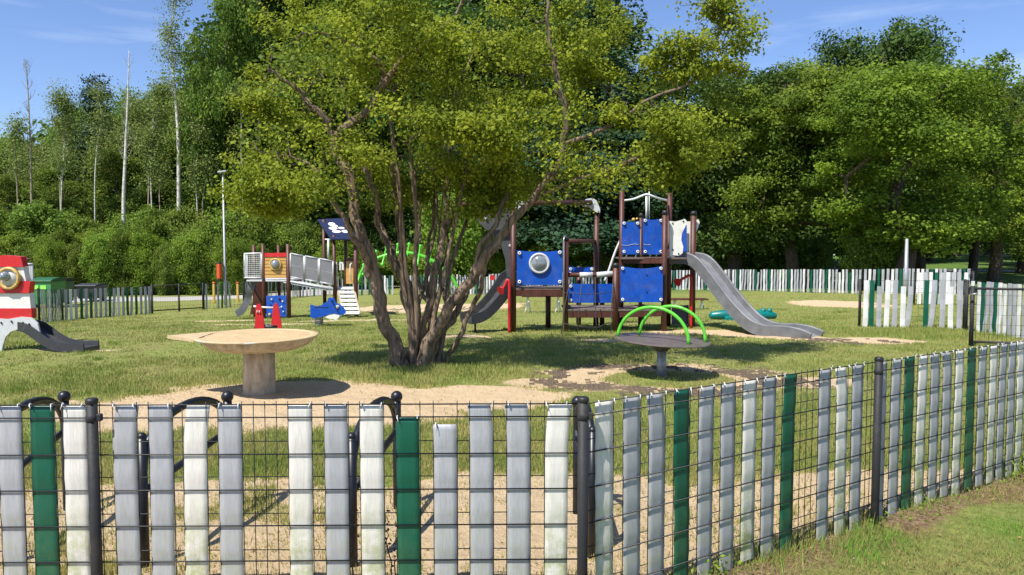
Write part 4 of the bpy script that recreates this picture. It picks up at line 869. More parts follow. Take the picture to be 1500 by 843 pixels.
# wavy slide
sp0 = [(984, 380, Yb - .35), (1004, 379.5, Yb - .45), (1020, 385, Yb - .6), (1038, 406, Yb - .8), (1058, 433, Yb - 1.02), (1078, 457, Yb - 1.25), (1100, 477, Yb - 1.5), (1125, 486, Yb - 1.75), (1150, 487, Yb - 1.98), (1172, 491, Yb - 2.15), (1188, 497.5, Yb - 2.25)]
path = spline([tuple(at(*q)) for q in sp0], 5); d0 = Vector(path[-1]) - Vector(path[5]); wv = Vector((-d0.y, d0.x, 0)).normalized()
sp_c = [Vector(q) + wv * .18 for q in path]
sl_ = MB().sweep(sp_c, wv, [(-.27, -.05), (.27, -.05), (.27, .01), (-.27, .01)]).build('slide_bed', 'slide_bed', tw)
for k in (-.255, .255): MB().sweep(sp_c, wv, [(k - .02, -.10), (k + .02, -.10), (k + .03, .11), (k + .012, .128), (k - .012, .128), (k - .03, .11)]).build('slide_wall', 'slide', tw)
e = Vector(path[-1]) + wv * .18
for k in (-.2, .2): q = e + wv * k - Vector((.10, -.05, 0)); MB().tube([(q.x, q.y, tz(q.x, q.y) - .08), (q.x, q.y, q.z - .02)], .022, 8).build('slide_foot', 'galv', sl_)
panel('slide_cheek', [(981, 324), (989, 325), (997, 323), (1003, 321), (1006, 324), (1004, 332), (999, 342), (998, 352), (1001, 362), (1000, 371), (995, 375), (986, 374), (981, 377)], Yf + .25, 'white', .03)
panel('slide_cheek', [(1004, 325), (1016, 324), (1023, 322), (1025, 326), (1022, 336), (1018, 345), (1017, 356), (1020, 364), (1018, 369), (1004, 369)], Yb + .05, 'white', .03)
panel('blue_panel', wavy(998, 330, 1006, 368, .3), Yb - .05, 'blue', .02)
for q in ((985.5, 327.5), (1001, 324.5), (985.5, 366), (994, 372)): MB().lathe([(.016, 0), (.016, -.012)], at(*q, Yf + .25), 8, 'Y').build('bolt_head', 'black', tw)
# red speaking tubes
for (px, Y, top, ex, ey, bot) in ((746, Yf - .12, 412, 735, 425, 492), (1012, Yb - .3, 405, 994, 413, 483)):
    a = at(px, bot, Y); zb = tz(a.x, Y); tp_ = at(px, top, Y)
    pts = spline([(a.x, Y, zb), (a.x, Y, (zb + tp_.z) / 2), (tp_.x, Y, tp_.z - .05), tuple(at(px - 3, top - 1, Y)), tuple(at((px + ex) / 2, (top + ey) / 2 - 2, Y)), tuple(at(ex + 2, ey - 2, Y))], 5)
    o = MB().tube(pts, .027, 8).build('speaking_tube', 'red', tw)
    f0, f1 = at(ex + 2, ey - 2, Y), at(ex - 2, ey + 1, Y - .05); MB().tube([f0, f1], [.03, .09], 10).build('funnel', 'red', o)
# dark slide with its curled climbing wall on the left
sp1 = [(756, 404, Yf + .45), (746, 412, Yf + .42), (736, 428, Yf + .3), (722, 446, Yf + .2), (708, 460, Yf + .1), (696, 467, Yf), (683, 470, Yf - .1)]
path = spline([tuple(at(*q)) for q in sp1], 5); d0 = Vector(path[-1]) - Vector(path[0]); wv = Vector((d0.y, -d0.x, 0)).normalized()
sl2 = MB().sweep(path, wv, [(-.26, .14), (-.26, -.05), (.26, -.05), (.26, .14), (.225, .14), (.21, .01), (-.21, .01), (-.225, .14)]).build('slide', 'slide_dark', tw)
q = Vector(path[-6]); MB().tube([(q.x, q.y, tz(q.x, q.y)), (q.x, q.y, q.z)], .02, 6).build('slide_foot', 'black', sl2)
panel('climbing_wall', [(692, 302), (750, 302), (750, 408), (742, 405), (740, 380), (734, 360), (724, 345), (710, 335), (698, 322)], Yf + .5, 'climber', .05)
for q in ((699, 306), (709, 307), (720, 305), (747, 360), (712, 320)): washer(*q, Yf + .49, 1.8, tw)

# ------------------------------------------------------------ benches, teal figure, red disc post
def bench(px, py, Y, wpx, label):
    a = at(px, py, Y); w = wpx / FPX * Y; z0 = tz(a.x, Y); t = thing('park_bench', label, 'bench', (a.x, Y, z0))
    for k in (-.1, .1): MB().box((a.x, Y + k, a.z), (w, .17, .04), None, .006).build('seat_plank', 'brown', t)
    for s_ in (-.36, .36):
        x = a.x + s_ * w; MB().tube([(x - .1, Y, z0 - .05), (x - .03, Y, z0 + .12), (x, Y, a.z - .05), (x + .06, Y, a.z - .03)], .022, 7).tube([(x + .1, Y + .1, z0 - .05), (x + .06, Y + .1, z0 + .15), (x, Y + .1, a.z - .03)], .022, 7).build('leg', 'whitemetal', t)
bench(1008, 438.5, 21.5, 56, 'low brown plank bench on white bent legs behind the red tube post')
bench(795, 434, 21.5, 62, 'plank bench on white bent legs seen under the window deck')
Y0 = G(1060, 469).y; t = thing('crawling_play_figure', 'low teal moulded play figure lying on the grass behind the wavy slide', 'play figure', G(1088, 469))
zc = lambda px: tz(at(px, 469, Y0).x, Y0)
def X_(px): return at(px, 465, Y0).x
MB().tube([(X_(1039), Y0, zc(1050) + .08), (X_(1043), Y0, zc(1050) + .10), (X_(1062), Y0, zc(1060) + .12), (X_(1085), Y0, zc(1080) + .12), (X_(1112), Y0, zc(1100) + .11), (X_(1133), Y0, zc(1120) + .09), (X_(1137), Y0, zc(1130) + .08)], [.05, .09, .12, .125, .11, .085, .05], 12).build('body', 'teal', t)
for px in (1066, 1075, 1085, 1118, 1127): MB().ball((X_(px), Y0, zc(px) + .2), .065, 10).build('hump', 'teal', t)
for px in (1068, 1108): MB().box((X_(px), Y0, zc(px) + .04), (.28, .42, .12), None, .03).build('foot', 'teal', t)
a = at(717, 440, 31); t = thing('marker_post', 'slender pale post with a small red disc before the far fence', 'post', (a.x, 31, tz(a.x, 31)))
MB().tube([(a.x, 31, tz(a.x, 31) - .05), (a.x, 31, at(717, 404, 31).z)], .025, 6).build('pole', 'whitemetal', t); MB().lathe([(.12, -.03), (.12, .0)], at(721, 407, 30.95), 8, 'Y').build('disc', 'red', t)

# ------------------------------------------------------------ ship-like tower at left
Ys = 20.8; tw0 = tw
tw = thing('bridge_play_tower', 'play tower with a porthole cabin, grey mesh bridge and dark tilted roof', 'play tower', (at(440, 450, Ys).x, Ys, tz(-6, Ys)))
Yq = Ys + 1.3
for px, top, Y, w in ((371.6, 359, Yq, 5), (385, 358, Ys, 5), (407.8, 359, Yq, 4.5), (421.7, 358, Ys, 6), (474, 322, Yq, 5), (489, 345, Ys + .1, 5), (506, 350, Yq, 4.5), (520.5, 345, Ys + .1, 6)): ppost(px, top, Y, w)
cb = panel('cabin_board', [(388, 377), (419, 377), (419, 407), (388, 407)], Ys - .03, 'ply', .03)
for i in range(1, 6): beam(388, 377 + i * 5, Ys - .034, 419, 377 + i * 5, Ys - .034, .5, .006, 'brown', 'board_joint')
panel('red_board', [(387.5, 371), (419.5, 370.5), (419.5, 376.5), (387.5, 376.5)], Ys - .05, 'red', .04)
p = at(403.5, 387.5, Ys - .04); r0 = 8.6 / FPX * Ys
MB().lathe([(r0 * .78, -.02), (r0 * .9, -.05), (r0 * 1.05, -.03), (r0 * 1.05, 0)], p, 24, 'Y').build('porthole_ring', 'yellow', tw); MB().lathe([(.001, -.12), (r0 * .45, -.10), (r0 * .7, -.06), (r0 * .8, -.01)], p, 20, 'Y').build('porthole_bubble', 'glass', tw)
a, b = at(361, 411.5, Ys), at(423, 411.5, Ys)
for i in range(6): MB().box(((a.x + b.x) / 2, Ys + .1 + i * .22, a.z), (b.x - a.x, .21, .045), None, .004).build('deck_plank', 'graypanel', tw)
# mesh cage
def mesh_panel(P0, P1, P2, P3, nu, nv, m, name, r=.006, fr=.022):
    """P0 P1 bottom, P3 P2 top"""
    mb = MB(); P0, P1, P2, P3 = map(Vector, (P0, P1, P2, P3)); f = MB()
    for a_, b_ in ((P0, P1), (P1, P2), (P2, P3), (P3, P0)): f.tube([a_, b_], fr, 6)
    for i in range(1, nu): t = i / nu; mb.tube([P0.lerp(P1, t), P3.lerp(P2, t)], r, 3, caps=False)
    for i in range(1, nv): t = i / nv; mb.tube([P0.lerp(P3, t), P1.lerp(P2, t)], r, 3, caps=False)
    o = f.build(name, m, tw); mb.build('mesh', m, o, 'stuff'); return o
mesh_panel(at(358, 407, Ys), at(383, 407, Ys), at(383, 371, Ys), at(358, 372, Ys), 10, 12, 'whitemetal', 'mesh_guard')
mesh_panel(at(358, 407, Ys), at(362, 407, Yq), at(362, 372, Yq), at(358, 372, Ys), 6, 12, 'whitemetal', 'mesh_guard')
# bridge
for dY in (-.02, 1.0):
    Yy = Ys + dY; pts_t = [at(424 + 21.3 * i, 371.6 + 3.8 * i, Yy) for i in range(4)]; pts_b = [at(424 + 21.3 * i, 406 + 3.8 * i, Yy) for i in range(4)]
    for i in range(3): mesh_panel(pts_b[i] + Vector((.03, 0, 0)), pts_b[i + 1], pts_t[i + 1], pts_t[i] + Vector((.03, 0, 0)), 26, 2, 'mesh_grey' , 'bridge_rail', .009, .024)
for i in range(14):
    a = at(425 + 4.5 * i, 413 + .8 * i, Ys + .5); MB().box(a, (.078, 1.0, .03), Matrix.Rotation(.17, 3, 'Y'), .003).build('bridge_plank', 'graypanel', tw)
for dY in (0, 1.0): MB().tube([at(423, 412, Ys + dY), at(488, 424, Ys + dY)], .03, 6).build('bridge_beam', 'graypanel', tw)
# small slide, blue climbing board
sp2 = [(381, 411, Ys + .6), (374, 414, Ys + .55), (370, 424, Ys + .45), (366, 438, Ys + .5), (361, 450, Ys + .45), (355, 458, Ys + .42), (348, 462, Ys + .4)]
path = spline([tuple(at(*q)) for q in sp2], 5); d0 = Vector(path[-1]) - Vector(path[0]); wv = Vector((d0.y, -d0.x, 0)).normalized()
MB().sweep(path, wv, [(-.27, .15), (-.27, -.04), (.27, -.04), (.27, .15), (.23, .15), (.22, .01), (-.22, .01), (-.23, .15)]).build('slide', 'slide', tw)
panel('rear_board', [(376, 413), (392, 413), (392, 460), (366, 461)], Yq - .2, 'brown', .03)
cbp = panel('climbing_board', [(390, 434), (419.5, 433), (419.5, 464), (390, 464)], Ys - .02, 'blue', .03)
for (q, s_, m_) in (((398, 439), 1.5, 'graypanel'), ((414, 442), 1.5, 'graypanel'), ((412.5, 450), 1.4, 'white'), ((415, 457), 1.3, 'graypanel'), ((395, 461), 2.1, 'yellow'), ((409, 438), 1.8, 'black'), ((396, 447), 1.2, 'navy'), ((404, 455), 1.3, 'graypanel')):
    MB().ball(at(*q, Ys - .04), s_ / FPX * Ys, 8).build('climbing_hold', m_, cbp)
# roof
R0, R1, R2, R3 = at(465, 323, Ys + 1.5), at(503, 321, Ys + 1.5), at(527, 352, Ys - .1), at(485, 352, Ys - .1)
nrm = (R1 - R0).cross(R3 - R0).normalized(); nrm = nrm if nrm.z > 0 else -nrm
rf = MB().prism([R0, R1, R2, R3], nrm * .03).build('roof_board', 'navy', tw)
def onroof(u, v): return R0.lerp(R1, u).lerp(R3.lerp(R2, u), v)
def blob(cu, cv, du, dv, n=10, half=False): return [onroof(cu + du * math.cos(a), cv + dv * math.sin(a)) for a in [2 * math.pi * i / n for i in range(n)]]
for cu, cv, du, dv in ((.40, .30, .13, .09), (.42, .40, .06, .05), (.34, .50, .16, .075), (.38, .66, .16, .065), (.64, .50, .12, .05), (.70, .66, .14, .065), (.52, .40, .05, .05)):
    MB().prism([p_ + (-nrm) * .006 for p_ in blob(cu, cv, du, dv)], nrm * .05).build('roof_emblem', 'white', rf)
MB().tube([at(481, 350, Ys + .6), at(481, 384, Ys + .6)], .03, 6).tube([at(476, 351, Ys + .6), at(486, 351, Ys + .6)], .02, 6).build('steel_pole', 'whitemetal', tw)
panel('slot_board', [(507, 383), (518, 383), (518, 416), (507, 416)], Ys + .3, 'ply', .03); panel('red_board', [(506, 378), (519, 378), (519, 383), (506, 383)], Ys + .28, 'brown', .05)
MB().tube([at(515, 413, Ys + .25), at(513, 400, Ys + .2), at(513, 388, Ys + .2), at(516, 385, Ys + .25)], .018, 6).build('grab_rail', 'whitemetal', tw)
panel('white_board', [(497, 384), (503.5, 384), (503.5, 396), (497, 396)], Ys + .8, 'white', .03)
for px in (494, 500): MB().tube([at(px, 425, Ys + .4), at(px, 388, Ys + .4), at(px - 2, 384, Ys + .4)], .018, 6).build('grab_rail', 'galv', tw)
MB().tube([at(492, 450, Ys + .2), at(492, 424, Ys + .2), at(490.5, 406, Ys + .2)], .035, 7).build('pipe', 'red', tw)
# stepped ramp
for sx in (0, 1): beam(494 + 24 * sx, 421, Ys + .2, 503 + 24 * sx, 461, Ys - .5, 3, .05, 'concrete', 'ramp_side')
for i in range(7):
    f = i / 6; a = at(494 + 9 * f, 423 + 36 * f, Ys + .2 - .7 * f); b = at(519 + 8 * f, 423 + 36 * f, Ys + .2 - .7 * f); MB().box((a + b) / 2, (b.x - a.x, .09, .055), Matrix.Rotation(.9, 3, 'X'), .008).build('ramp_step', 'graypanel', tw)
tw = tw0

# ------------------------------------------------------------ fish springer
Yx = 16.1; a = at(466, 480, Yx); fs = thing('spring_rider', 'blue fish shaped spring rider with a white belly and round eye', 'spring rider', (a.x, Yx, tz(a.x, Yx)))
FO = [(454.5, 446.5), (461, 448.5), (467, 449.8), (474, 445), (480, 441), (480, 438), (482, 436), (485, 437), (488, 436), (490.5, 439), (492, 444), (498, 447), (503, 451), (506, 456), (506, 459.5), (502, 461.5), (495, 460.5), (489, 459.3), (482, 460.5), (475, 463.5), (467, 465), (459.5, 467), (454.5, 464.5)]
tw = fs
fb = panel('body', FO, Yx - .12, 'blue', .045); panel('body', FO, Yx + .18, 'blue', .045)
panel('belly', [(475, 464.5), (482, 461), (489, 459.8), (495, 461), (502, 462), (497, 464), (494, 468), (491, 469), (488, 467.5), (484, 468)], Yx - .11, 'white', .32)
MB().lathe([(.035, 0), (.035, -.02)], at(494.5, 449.5, Yx - .12), 12, 'Y').build('eye', 'white', fb); MB().lathe([(.016, 0), (.016, -.028)], at(495.2, 450, Yx - .12), 10, 'Y').build('pupil', 'black', fb)
MB().box(at(474, 450, Yx + .05), (.3, .34, .04), None, .01).build('seat', 'black', fs); MB().tube([at(486, 441, Yx - .3), at(486, 441, Yx + .45)], .02, 8).build('handle', 'black', fs)
zb, ztp = tz(a.x, Yx), at(466, 465, Yx).z
MB().tube([(a.x + .09 * math.cos(i * .55), Yx + .05 + .09 * math.sin(i * .55), zb + (ztp - zb) * i / 60) for i in range(61)], .014, 6).build('spring', 'galv', fs)

# ------------------------------------------------------------ red seesaw
Yr = G(390, 484).y; a = at(391, 484, Yr); rd = tw = thing('red_spring_rider', 'small red two board rider with a white bar behind the sand table', 'spring rider', (a.x, Yr, tz(a.x, Yr)))
bd = 478
l1 = [(373, 483), (374, 460), (374.5, 450), (376, 446.5), (378.5, 445), (381, 446.5), (383, 451), (385.5, 466), (387.5, 483)]
l2 = [(397, 476), (399, 458), (400.5, 448), (403, 444), (406, 445.5), (408, 451), (411, 468), (413, 483), (407, 483), (406, 477)]
pA = panel('side_board', l1, Yr - .1, 'red', .03); panel('side_board', l1, Yr + .12, 'red', .03); panel('side_board', l2, Yr - .1, 'red', .03); panel('side_board', l2, Yr + .12, 'red', .03)
for q in (376, 379.5): MB().tube([at(q, 455.5, Yr - .12), at(q + .9, 456.5, Yr - .12), at(q, 458.5, Yr - .12)], .011, 5).build('eye', 'white', pA)
MB().tube([at(371.5, 449, Yr), at(383, 450.5, Yr), at(409.5, 451.5, Yr)], .02, 8).build('bar', 'whitemetal', rd); MB().box(at(392, 479, Yr + .02), (.5, .2, .05), None, .01).build('seat', 'black', rd)
MB().tube([(a.x + .08 * math.cos(i * .6), Yr + .02 + .08 * math.sin(i * .6), tz(a.x, Yr) + .12 * i / 40) for i in range(41)], .012, 6).build('spring', 'galv', rd)

# ------------------------------------------------------------ green arch climber
Yg = 24.0; tw = ga = thing('arch_climber', 'bright green arched climber with cross rungs seen between the tree stems', 'climbing frame', (at(600, 430, Yg).x, Yg, tz(-3.3, Yg)))
ar = spline([tuple(at(518, 436, Yg)), tuple(at(524, 412, Yg)), tuple(at(533, 393, Yg)), tuple(at(550, 380, Yg)), tuple(at(575, 372, Yg)), tuple(at(600, 371, Yg)), tuple(at(625, 378, Yg)), tuple(at(648, 393, Yg)), tuple(at(667, 415, Yg)), tuple(at(676, 440, Yg))], 6)
MB().tube(ar, .055, 10).build('arch_tube', 'green', ga)
for i in range(5, len(ar) - 6, 4):
    p = Vector(ar[i]); t_ = (Vector(ar[i + 1]) - Vector(ar[i - 1])).normalized(); s_ = Vector((0, .55, 0)) + Vector((0, 0, .28)); a, b = p - s_ + t_ * .05, p + s_
    o = MB().tube([a, b], .03, 7).build('rung', 'green', ga)
    for e_ in (a, b): MB().ball(e_, .06, 8).build('rung_end', 'green', o)

# ------------------------------------------------------------ striped toddler playhouse with slide at left edge
Yh = 11.3; tw = ph = thing('striped_playhouse', 'red and white striped toddler playhouse with a short dark slide at the left edge', 'playhouse', (at(0, 500, Yh).x, Yh, tz(-8.4, Yh)))
def band(x1t, yt, x1b, yb, m, d=0, name='wall_board'): panel(name, [(-34 - (x1t - 30), yt), (x1t, yt), (x1b, yb), (-34 - (x1b - 30), yb)], Yh + d, m, .12 + .01 * abs(d) * 10)
band(30.5, 376.5, 34, 391, 'red', -.03, 'roof_board'); band(34, 391.5, 38, 412, 'white', 0); band(44.5, 412.5, 42, 429.5, 'red', -.03); band(43, 430, 45, 452, 'white', 0); band(46, 452.5, 46.5, 467, 'red', -.03)
MB().prism([at(-30, 376.5, Yh - .03)] + [at(-30 + i * 6, 376.5 - 2.2 * math.sin(math.pi * i / 10), Yh - .03) for i in range(11)] + [at(30.5, 376.6, Yh - .03)], (0, .13, 0)).build('roof_cap', 'red', ph)
p = at(13.5, 408, Yh - .04); r0 = 17 / FPX * Yh
MB().lathe([(r0 * .72, -.02), (r0 * .8, -.045), (r0 * .98, -.035), (r0, 0)], p, 30, 'Y').build('porthole_ring', 'yellow', ph); MB().lathe([(r0 * .72, 0), (r0 * .74, -.02), (.001, -.021)], p, 24, 'Y').build('porthole_plate', 'graypanel', ph)
MB().lathe([(.001, -.12), (r0 * .25, -.105), (r0 * .4, -.06), (r0 * .46, -.015)], at(9, 405, Yh - .04), 20, 'Y').build('porthole_bubble', 'glass', ph)
for i in range(10): a_ = i * .628; MB().lathe([(.008, 0), (.008, -.008)], p + Vector((math.cos(a_) * r0 * .88, -.042, math.sin(a_) * r0 * .88)), 6, 'Y').build('screw', 'graypanel', ph)
panel('leg_arch', [(-44, 528), (-62, 480), (-50, 470), (-20, 466), (10, 468), (30, 464.5), (46, 466), (55, 474), (58.5, 488), (50, 486), (41, 483), (28, 482), (16, 486), (8, 494), (4, 506), (0, 526), (-10, 528), (-12, 500), (-20, 492), (-30, 500), (-32, 528)], Yh - .06, 'graypanel', .03)
for q in (1, 16, 33, 31, 42): MB().tube([at(q, 470 + (q % 4) * 2, Yh - .065), at(q + 2, 473 + (q % 4) * 2, Yh - .065)], .012, 5).build('slot', 'black', ph)
sp3 = [(38, 477, Yh + .12), (50, 480, Yh + .1), (62, 488, Yh + .08), (76, 498, Yh + .05), (92, 505.5, Yh + .02), (110, 508, Yh), (134, 508, Yh - .02)]
path = spline([tuple(at(*q)) for q in sp3], 5); d0 = Vector(path[-1]) - Vector(path[0]); wv = Vector((-d0.y, d0.x, 0)).normalized()
MB().sweep([Vector(q) for q in path], wv, [(-.18, .075), (-.18, -.065), (.18, -.065), (.18, .075), (.155, .075), (.145, -.0), (-.145, -.0), (-.155, .075)]).build('slide', 'slide_dark', ph)
for i in range(4): panel('rear_slat', [(37 + i * 2.8, 388), (39 + i * 2.8, 388), (39.5 + i * 2.8, 410), (37.5 + i * 2.8, 410)], Yh + .9, 'graypanel', .03)
MB().tube([at(33, 379.5, Yh + .9), at(48, 379.5, Yh + .9)], .012, 5).build('rear_rail', 'brown', ph)
MB().tube([at(33, 387, Yh + .9), at(48, 387, Yh + .9)], .016, 5).build('rear_rail', 'graypanel', ph)

# ------------------------------------------------------------ waste containers, lamp posts, small posts
def container(px0, px1, Y, top, body, lid, label, lab=False):
    a, b = at(px0, 430, Y), at(px1, 430, Y); w = b.x - a.x; z0 = tz(a.x, Y); h = at(px0, top, Y).z - z0; cx = (a.x + b.x) / 2; dp = .95
    t = thing('waste_container', label, 'waste container', (cx, Y, z0)); x0, x1 = cx - w / 2, cx + w / 2
    MB().add([(x0 + .06, Y, z0 + .15), (x1 - .06, Y, z0 + .15), (x1 - .06, Y + dp, z0 + .15), (x0 + .06, Y + dp, z0 + .15), (x0, Y - .05, z0 + h * .86), (x1, Y - .05, z0 + h * .86), (x1, Y + dp, z0 + h * .86), (x0, Y + dp, z0 + h * .86)],
             [(0, 1, 2, 3), (4, 7, 6, 5), (0, 4, 5, 1), (1, 5, 6, 2), (2, 6, 7, 3), (3, 7, 4, 0)]).build('body', body, t)
    MB().box((cx, Y + dp / 2 - .04, z0 + h * .88), (w + .08, dp + .12, .06), None, .02).build('rim', lid, t)
    lp = [(x0 - .02, Y - .08, z0 + h * .9), (x0 - .02, Y + .1, z0 + h * .96), (x0 - .02, Y + .5, z0 + h), (x0 - .02, Y + dp, z0 + h * .97), (x0 - .02, Y + dp, z0 + h * .9)]
    MB().prism(lp, (w + .04, 0, 0)).build('lid', lid, t)
    for sx in (x0 + .15, x1 - .15):
        for sy in (Y + .1, Y + dp - .1): MB().lathe([(.09, -.025), (.09, .025)], (sx, sy, z0 + .09), 12, 'X').build('wheel', 'black', t)
    if lab:
        for u in (.25, .62): MB().box((x0 + w * u, Y - .045, z0 + h * .68), (w * .28, .02, h * .13), None, .004).build('sticker', 'label', t)
    for i in range(4): MB().box((x0 + w * (.14 + .24 * i), Y - .03, z0 + h * .45), (.04, .03, h * .5), None, .006).build('rib', body, t)
container(46, 76, 29.5, 407, 'bingreenl', 'bingreen', 'green waste container with a bright label behind the left fence', True)
container(76, 90, 31, 408, 'bingreen', 'black', 'dark green waste container right of the labelled green one')
container(112, 141, 34, 416, 'greybox', 'greybox', 'dark grey waste container under the bushes behind the left fence')
def lamp(px, base_Y, top, label, r=.05):
    a = at(px, top, base_Y); z0 = tz(a.x, base_Y); t = thing('lamp_post', label, 'lamp post', (a.x, base_Y, z0))
    MB().tube([(a.x, base_Y, z0 - .1), (a.x, base_Y, z0 + .9), (a.x, base_Y, z0 + .95), (a.x, base_Y, a.z)], [r * 1.35, r * 1.35, r, r * .75], 10).build('pole', 'galv', t); return t, a
lt, a = lamp(326.5, 30, 254, 'slim grey lamp post standing in front of the left wood')
MB().box((a.x, 29.95, a.z + .05), (.36, .16, .07), Matrix.Rotation(-.12, 3, 'Y'), .02).build('lamp_head', 'galv', lt)
bx = at(321.5, 397.5, 29.8); t = thing('litter_bin', 'orange red litter bin hung on the left side of the lamp post', 'litter bin', (bx.x, 29.8, at(321, 410, 29.8).z))
MB().box(bx, (.16, .24, .64), None, .04).build('body', 'orange', t); MB().box(bx + Vector((0, 0, .33)), (.18, .26, .04), None, .01).build('lid', 'black', t)
MB().box(bx + Vector((0, 0, -.36)), (.12, .2, .08), None, .01).build('base', 'black', t)
lt, a = lamp(1328.5, 26, 350, 'pale grey pole behind the free standing fence panel, its top lost in leaves', .07)
for px, lab in ((313, 'yellow marker post just left of the lamp post'), (348, 'yellow marker post just right of the lamp post')):
    a = at(px, 416, 31.5); z0 = tz(a.x, 31.5); t = thing('marker_post', lab, 'marker post', (a.x, 31.5, z0)); MB().box((a.x, 31.5, (z0 + a.z) / 2), (.10, .08, a.z - z0), None, .02).build('body', 'yellow', t); MB().box((a.x, 31.5, a.z + .04), (.12, .10, .06), None, .02).build('cap', 'orange', t)

# ------------------------------------------------------------ grass and weeds
def blades(x, y, h, w, tint, name, m, label, lean=.5, z=None):
    n = len(x); rs = np.random.RandomState(n); a = rs.rand(n) * 6.28; z = terr(x, y) if z is None else z; la = rs.rand(n) * 6.28; ln = h * lean * rs.rand(n)
    dx, dy = np.cos(a) * w / 2, np.sin(a) * w / 2
    V = np.stack([np.stack([x - dx, y - dy, z - .004], 1), np.stack([x + dx, y + dy, z - .004], 1), np.stack([x + np.cos(la) * ln, y + np.sin(la) * ln, z + h], 1)], 1).reshape(-1, 3)
    o = npmesh(name, V, np.arange(n * 3).reshape(n, 3), m, tint=tint, kind='stuff'); tag(o, label, 'grass'); return o
rs = np.random.RandomState(17); N_ = 900000
y = 3.2 / (1 - rs.rand(N_) * (1 - 3.2 / 30)); x = (rs.rand(N_) * 2 - 1) * (.74 * y + .6)
s, so_ = masks(x, y); out = outside(x, y)
pn = vnoise(x, y, 1.1) * .6 + vnoise(x, y, 5) * .4
keep = (rs.rand(N_) > s * 1.02) & (out < 0) & (rs.rand(N_) < .35 + .65 * sstep(.3, .55, pn)); x, y, pn, s = x[keep], y[keep], pn[keep], s[keep]
nb = len(x); tn = np.clip(.05 + .75 * vnoise(x, y, 2.3) + rs.normal(size=nb) * .28 - .25 * (s > .2), 0, 1)
treeg = np.exp(-((x + 1.3) ** 2 + (y - 9.6) ** 2) / .9); band_ = sstep(5.0, 5.4, y) * sstep(6.6, 6.2, y)
fenced = sstep(15.2, 14.0, y) * sstep(12.3, 12.9, y) * sstep(5.5, 6.5, x)
h = (.018 + .026 * rs.rand(nb)) * (1 + .9 * treeg + 1.4 * fenced) * (.7 + .6 * pn); tn = np.clip(tn + .25 * treeg + .25 * fenced, 0, 1)
blades(x, y, h, .0045 + .0008 * y, tn, 'lawn_grass', 'grass', 'short sunburnt grass covering the playground')
NT = 900; ty_ = 5 / (1 - rs.rand(NT) * (1 - 5 / 26)); tx_ = (rs.rand(NT) * 2 - 1) * .7 * ty_; per = rs.choice(NT, 70000); sc = rs.uniform(.03, .16, NT)[per]; x = tx_[per] + rs.normal(size=70000) * sc; y = ty_[per] + rs.normal(size=70000) * sc
s, _q = masks(x, y); k = (outside(x, y) < 0) & (rs.rand(70000) > s * 1.1); x, y, per = x[k], y[k], per[k]; nb = len(x); tl_ = rs.uniform(.6, 1.6, NT)
blades(x, y, (.02 + .035 * rs.rand(nb)) * tl_[per], .0035 + .0007 * y, np.clip(.55 + .5 * rs.rand(NT)[per] + rs.normal(size=nb) * .1, 0, 1), 'grass_tufts', 'grass', 'darker longer tufts scattered over the playground grass')
# outside the right-hand fence: dry turf, bright clumps, weeds at the foot of the slats
N_ = 120000; x = rs.uniform(.3, 5.5, N_); y = rs.uniform(2.6, 6.4, N_); out = outside(x, y); cl = np.exp(-((x - 2.02) ** 2 / .05 + (y - 3.92) ** 2 / .02)) + np.exp(-((x - 1.8) ** 2 / .02 + (y - 3.75) ** 2 / .02)) * .7 + np.exp(-((x - 2.75) ** 2 / .03 + (y - 4.1) ** 2 / .02)) * .7 + np.exp(-((x - 2.9) ** 2 / .1 + (y - 3.8) ** 2 / .04)) * .4
_s, sq = masks(x, y); keep = (out > .06) & (rs.rand(N_) < (.35 + .5 * vnoise(x, y, 3)) * (1 - .6 * sq) + cl * 1.6); x, y, cl = x[keep], y[keep], cl[keep]; nb = len(x)
blades(x, y, .012 + .025 * rs.rand(nb) + .06 * cl * rs.rand(nb), .003 + .003 * rs.rand(nb), np.clip(.1 + .8 * rs.rand(nb) * vnoise(x, y, 2) * 1.2 + cl * (.5 + .3 * rs.rand(nb)), 0, 1), 'verge_grass', 'weed', 'dry tufted grass with bright green clumps outside the right fence', .9)
N_ = 60000; x = rs.uniform(.3, 5.5, N_); y = rs.uniform(2.6, 6.4, N_); out = outside(x, y); k = (out > .02) & (rs.rand(N_) < .35 + .65 * vnoise(x, y, 4)); x, y = x[k], y[k]; nb = len(x)
blades(x, y, .006 + .012 * rs.rand(nb), .003 + .003 * rs.rand(nb), np.clip(.5 * rs.rand(nb) ** 2, 0, 1), 'dry_litter', 'weed', 'straw and dead grass lying outside the right fence', 4.5)
N_ = 9000; x = rs.uniform(.5, 5.5, N_); y = rs.uniform(2.7, 6.2, N_); out = outside(x, y); k = (out > .1) & (vnoise(x, y, 5) > .55); x, y = x[k], y[k]; nb = len(x)
blades(x, y, .05 + .09 * rs.rand(nb), .0022 + .001 * rs.rand(nb), np.clip(rs.rand(nb) * .7, 0, 1), 'dry_stalks', 'weed', 'thin dry grass stalks standing out of the verge outside the right fence', 1.3)
P_ = []; N2 = 16000; sdist = rs.rand(N2) ** 1 * 5.0; dd = (FB - FC).normalized(); side = rs.normal(size=N2) * .055 + .02
x = FC.x + dd.x * sdist + dd.y * side; y = FC.y + dd.y * sdist - dd.x * side; k = vnoise(sdist * 3, sdist * 0, 1.3); hh = (.02 + .12 * k * rs.rand(N2)) 
keep = rs.rand(N2) < .04 + .55 * k ** 3; x, y, hh = x[keep], y[keep], hh[keep]
blades(x, y, hh, np.full(len(x), .006), np.clip(.1 + .9 * rs.rand(len(x)), 0, 1), 'fence_weeds', 'weed', 'weeds growing along the foot of the right fence', .7)
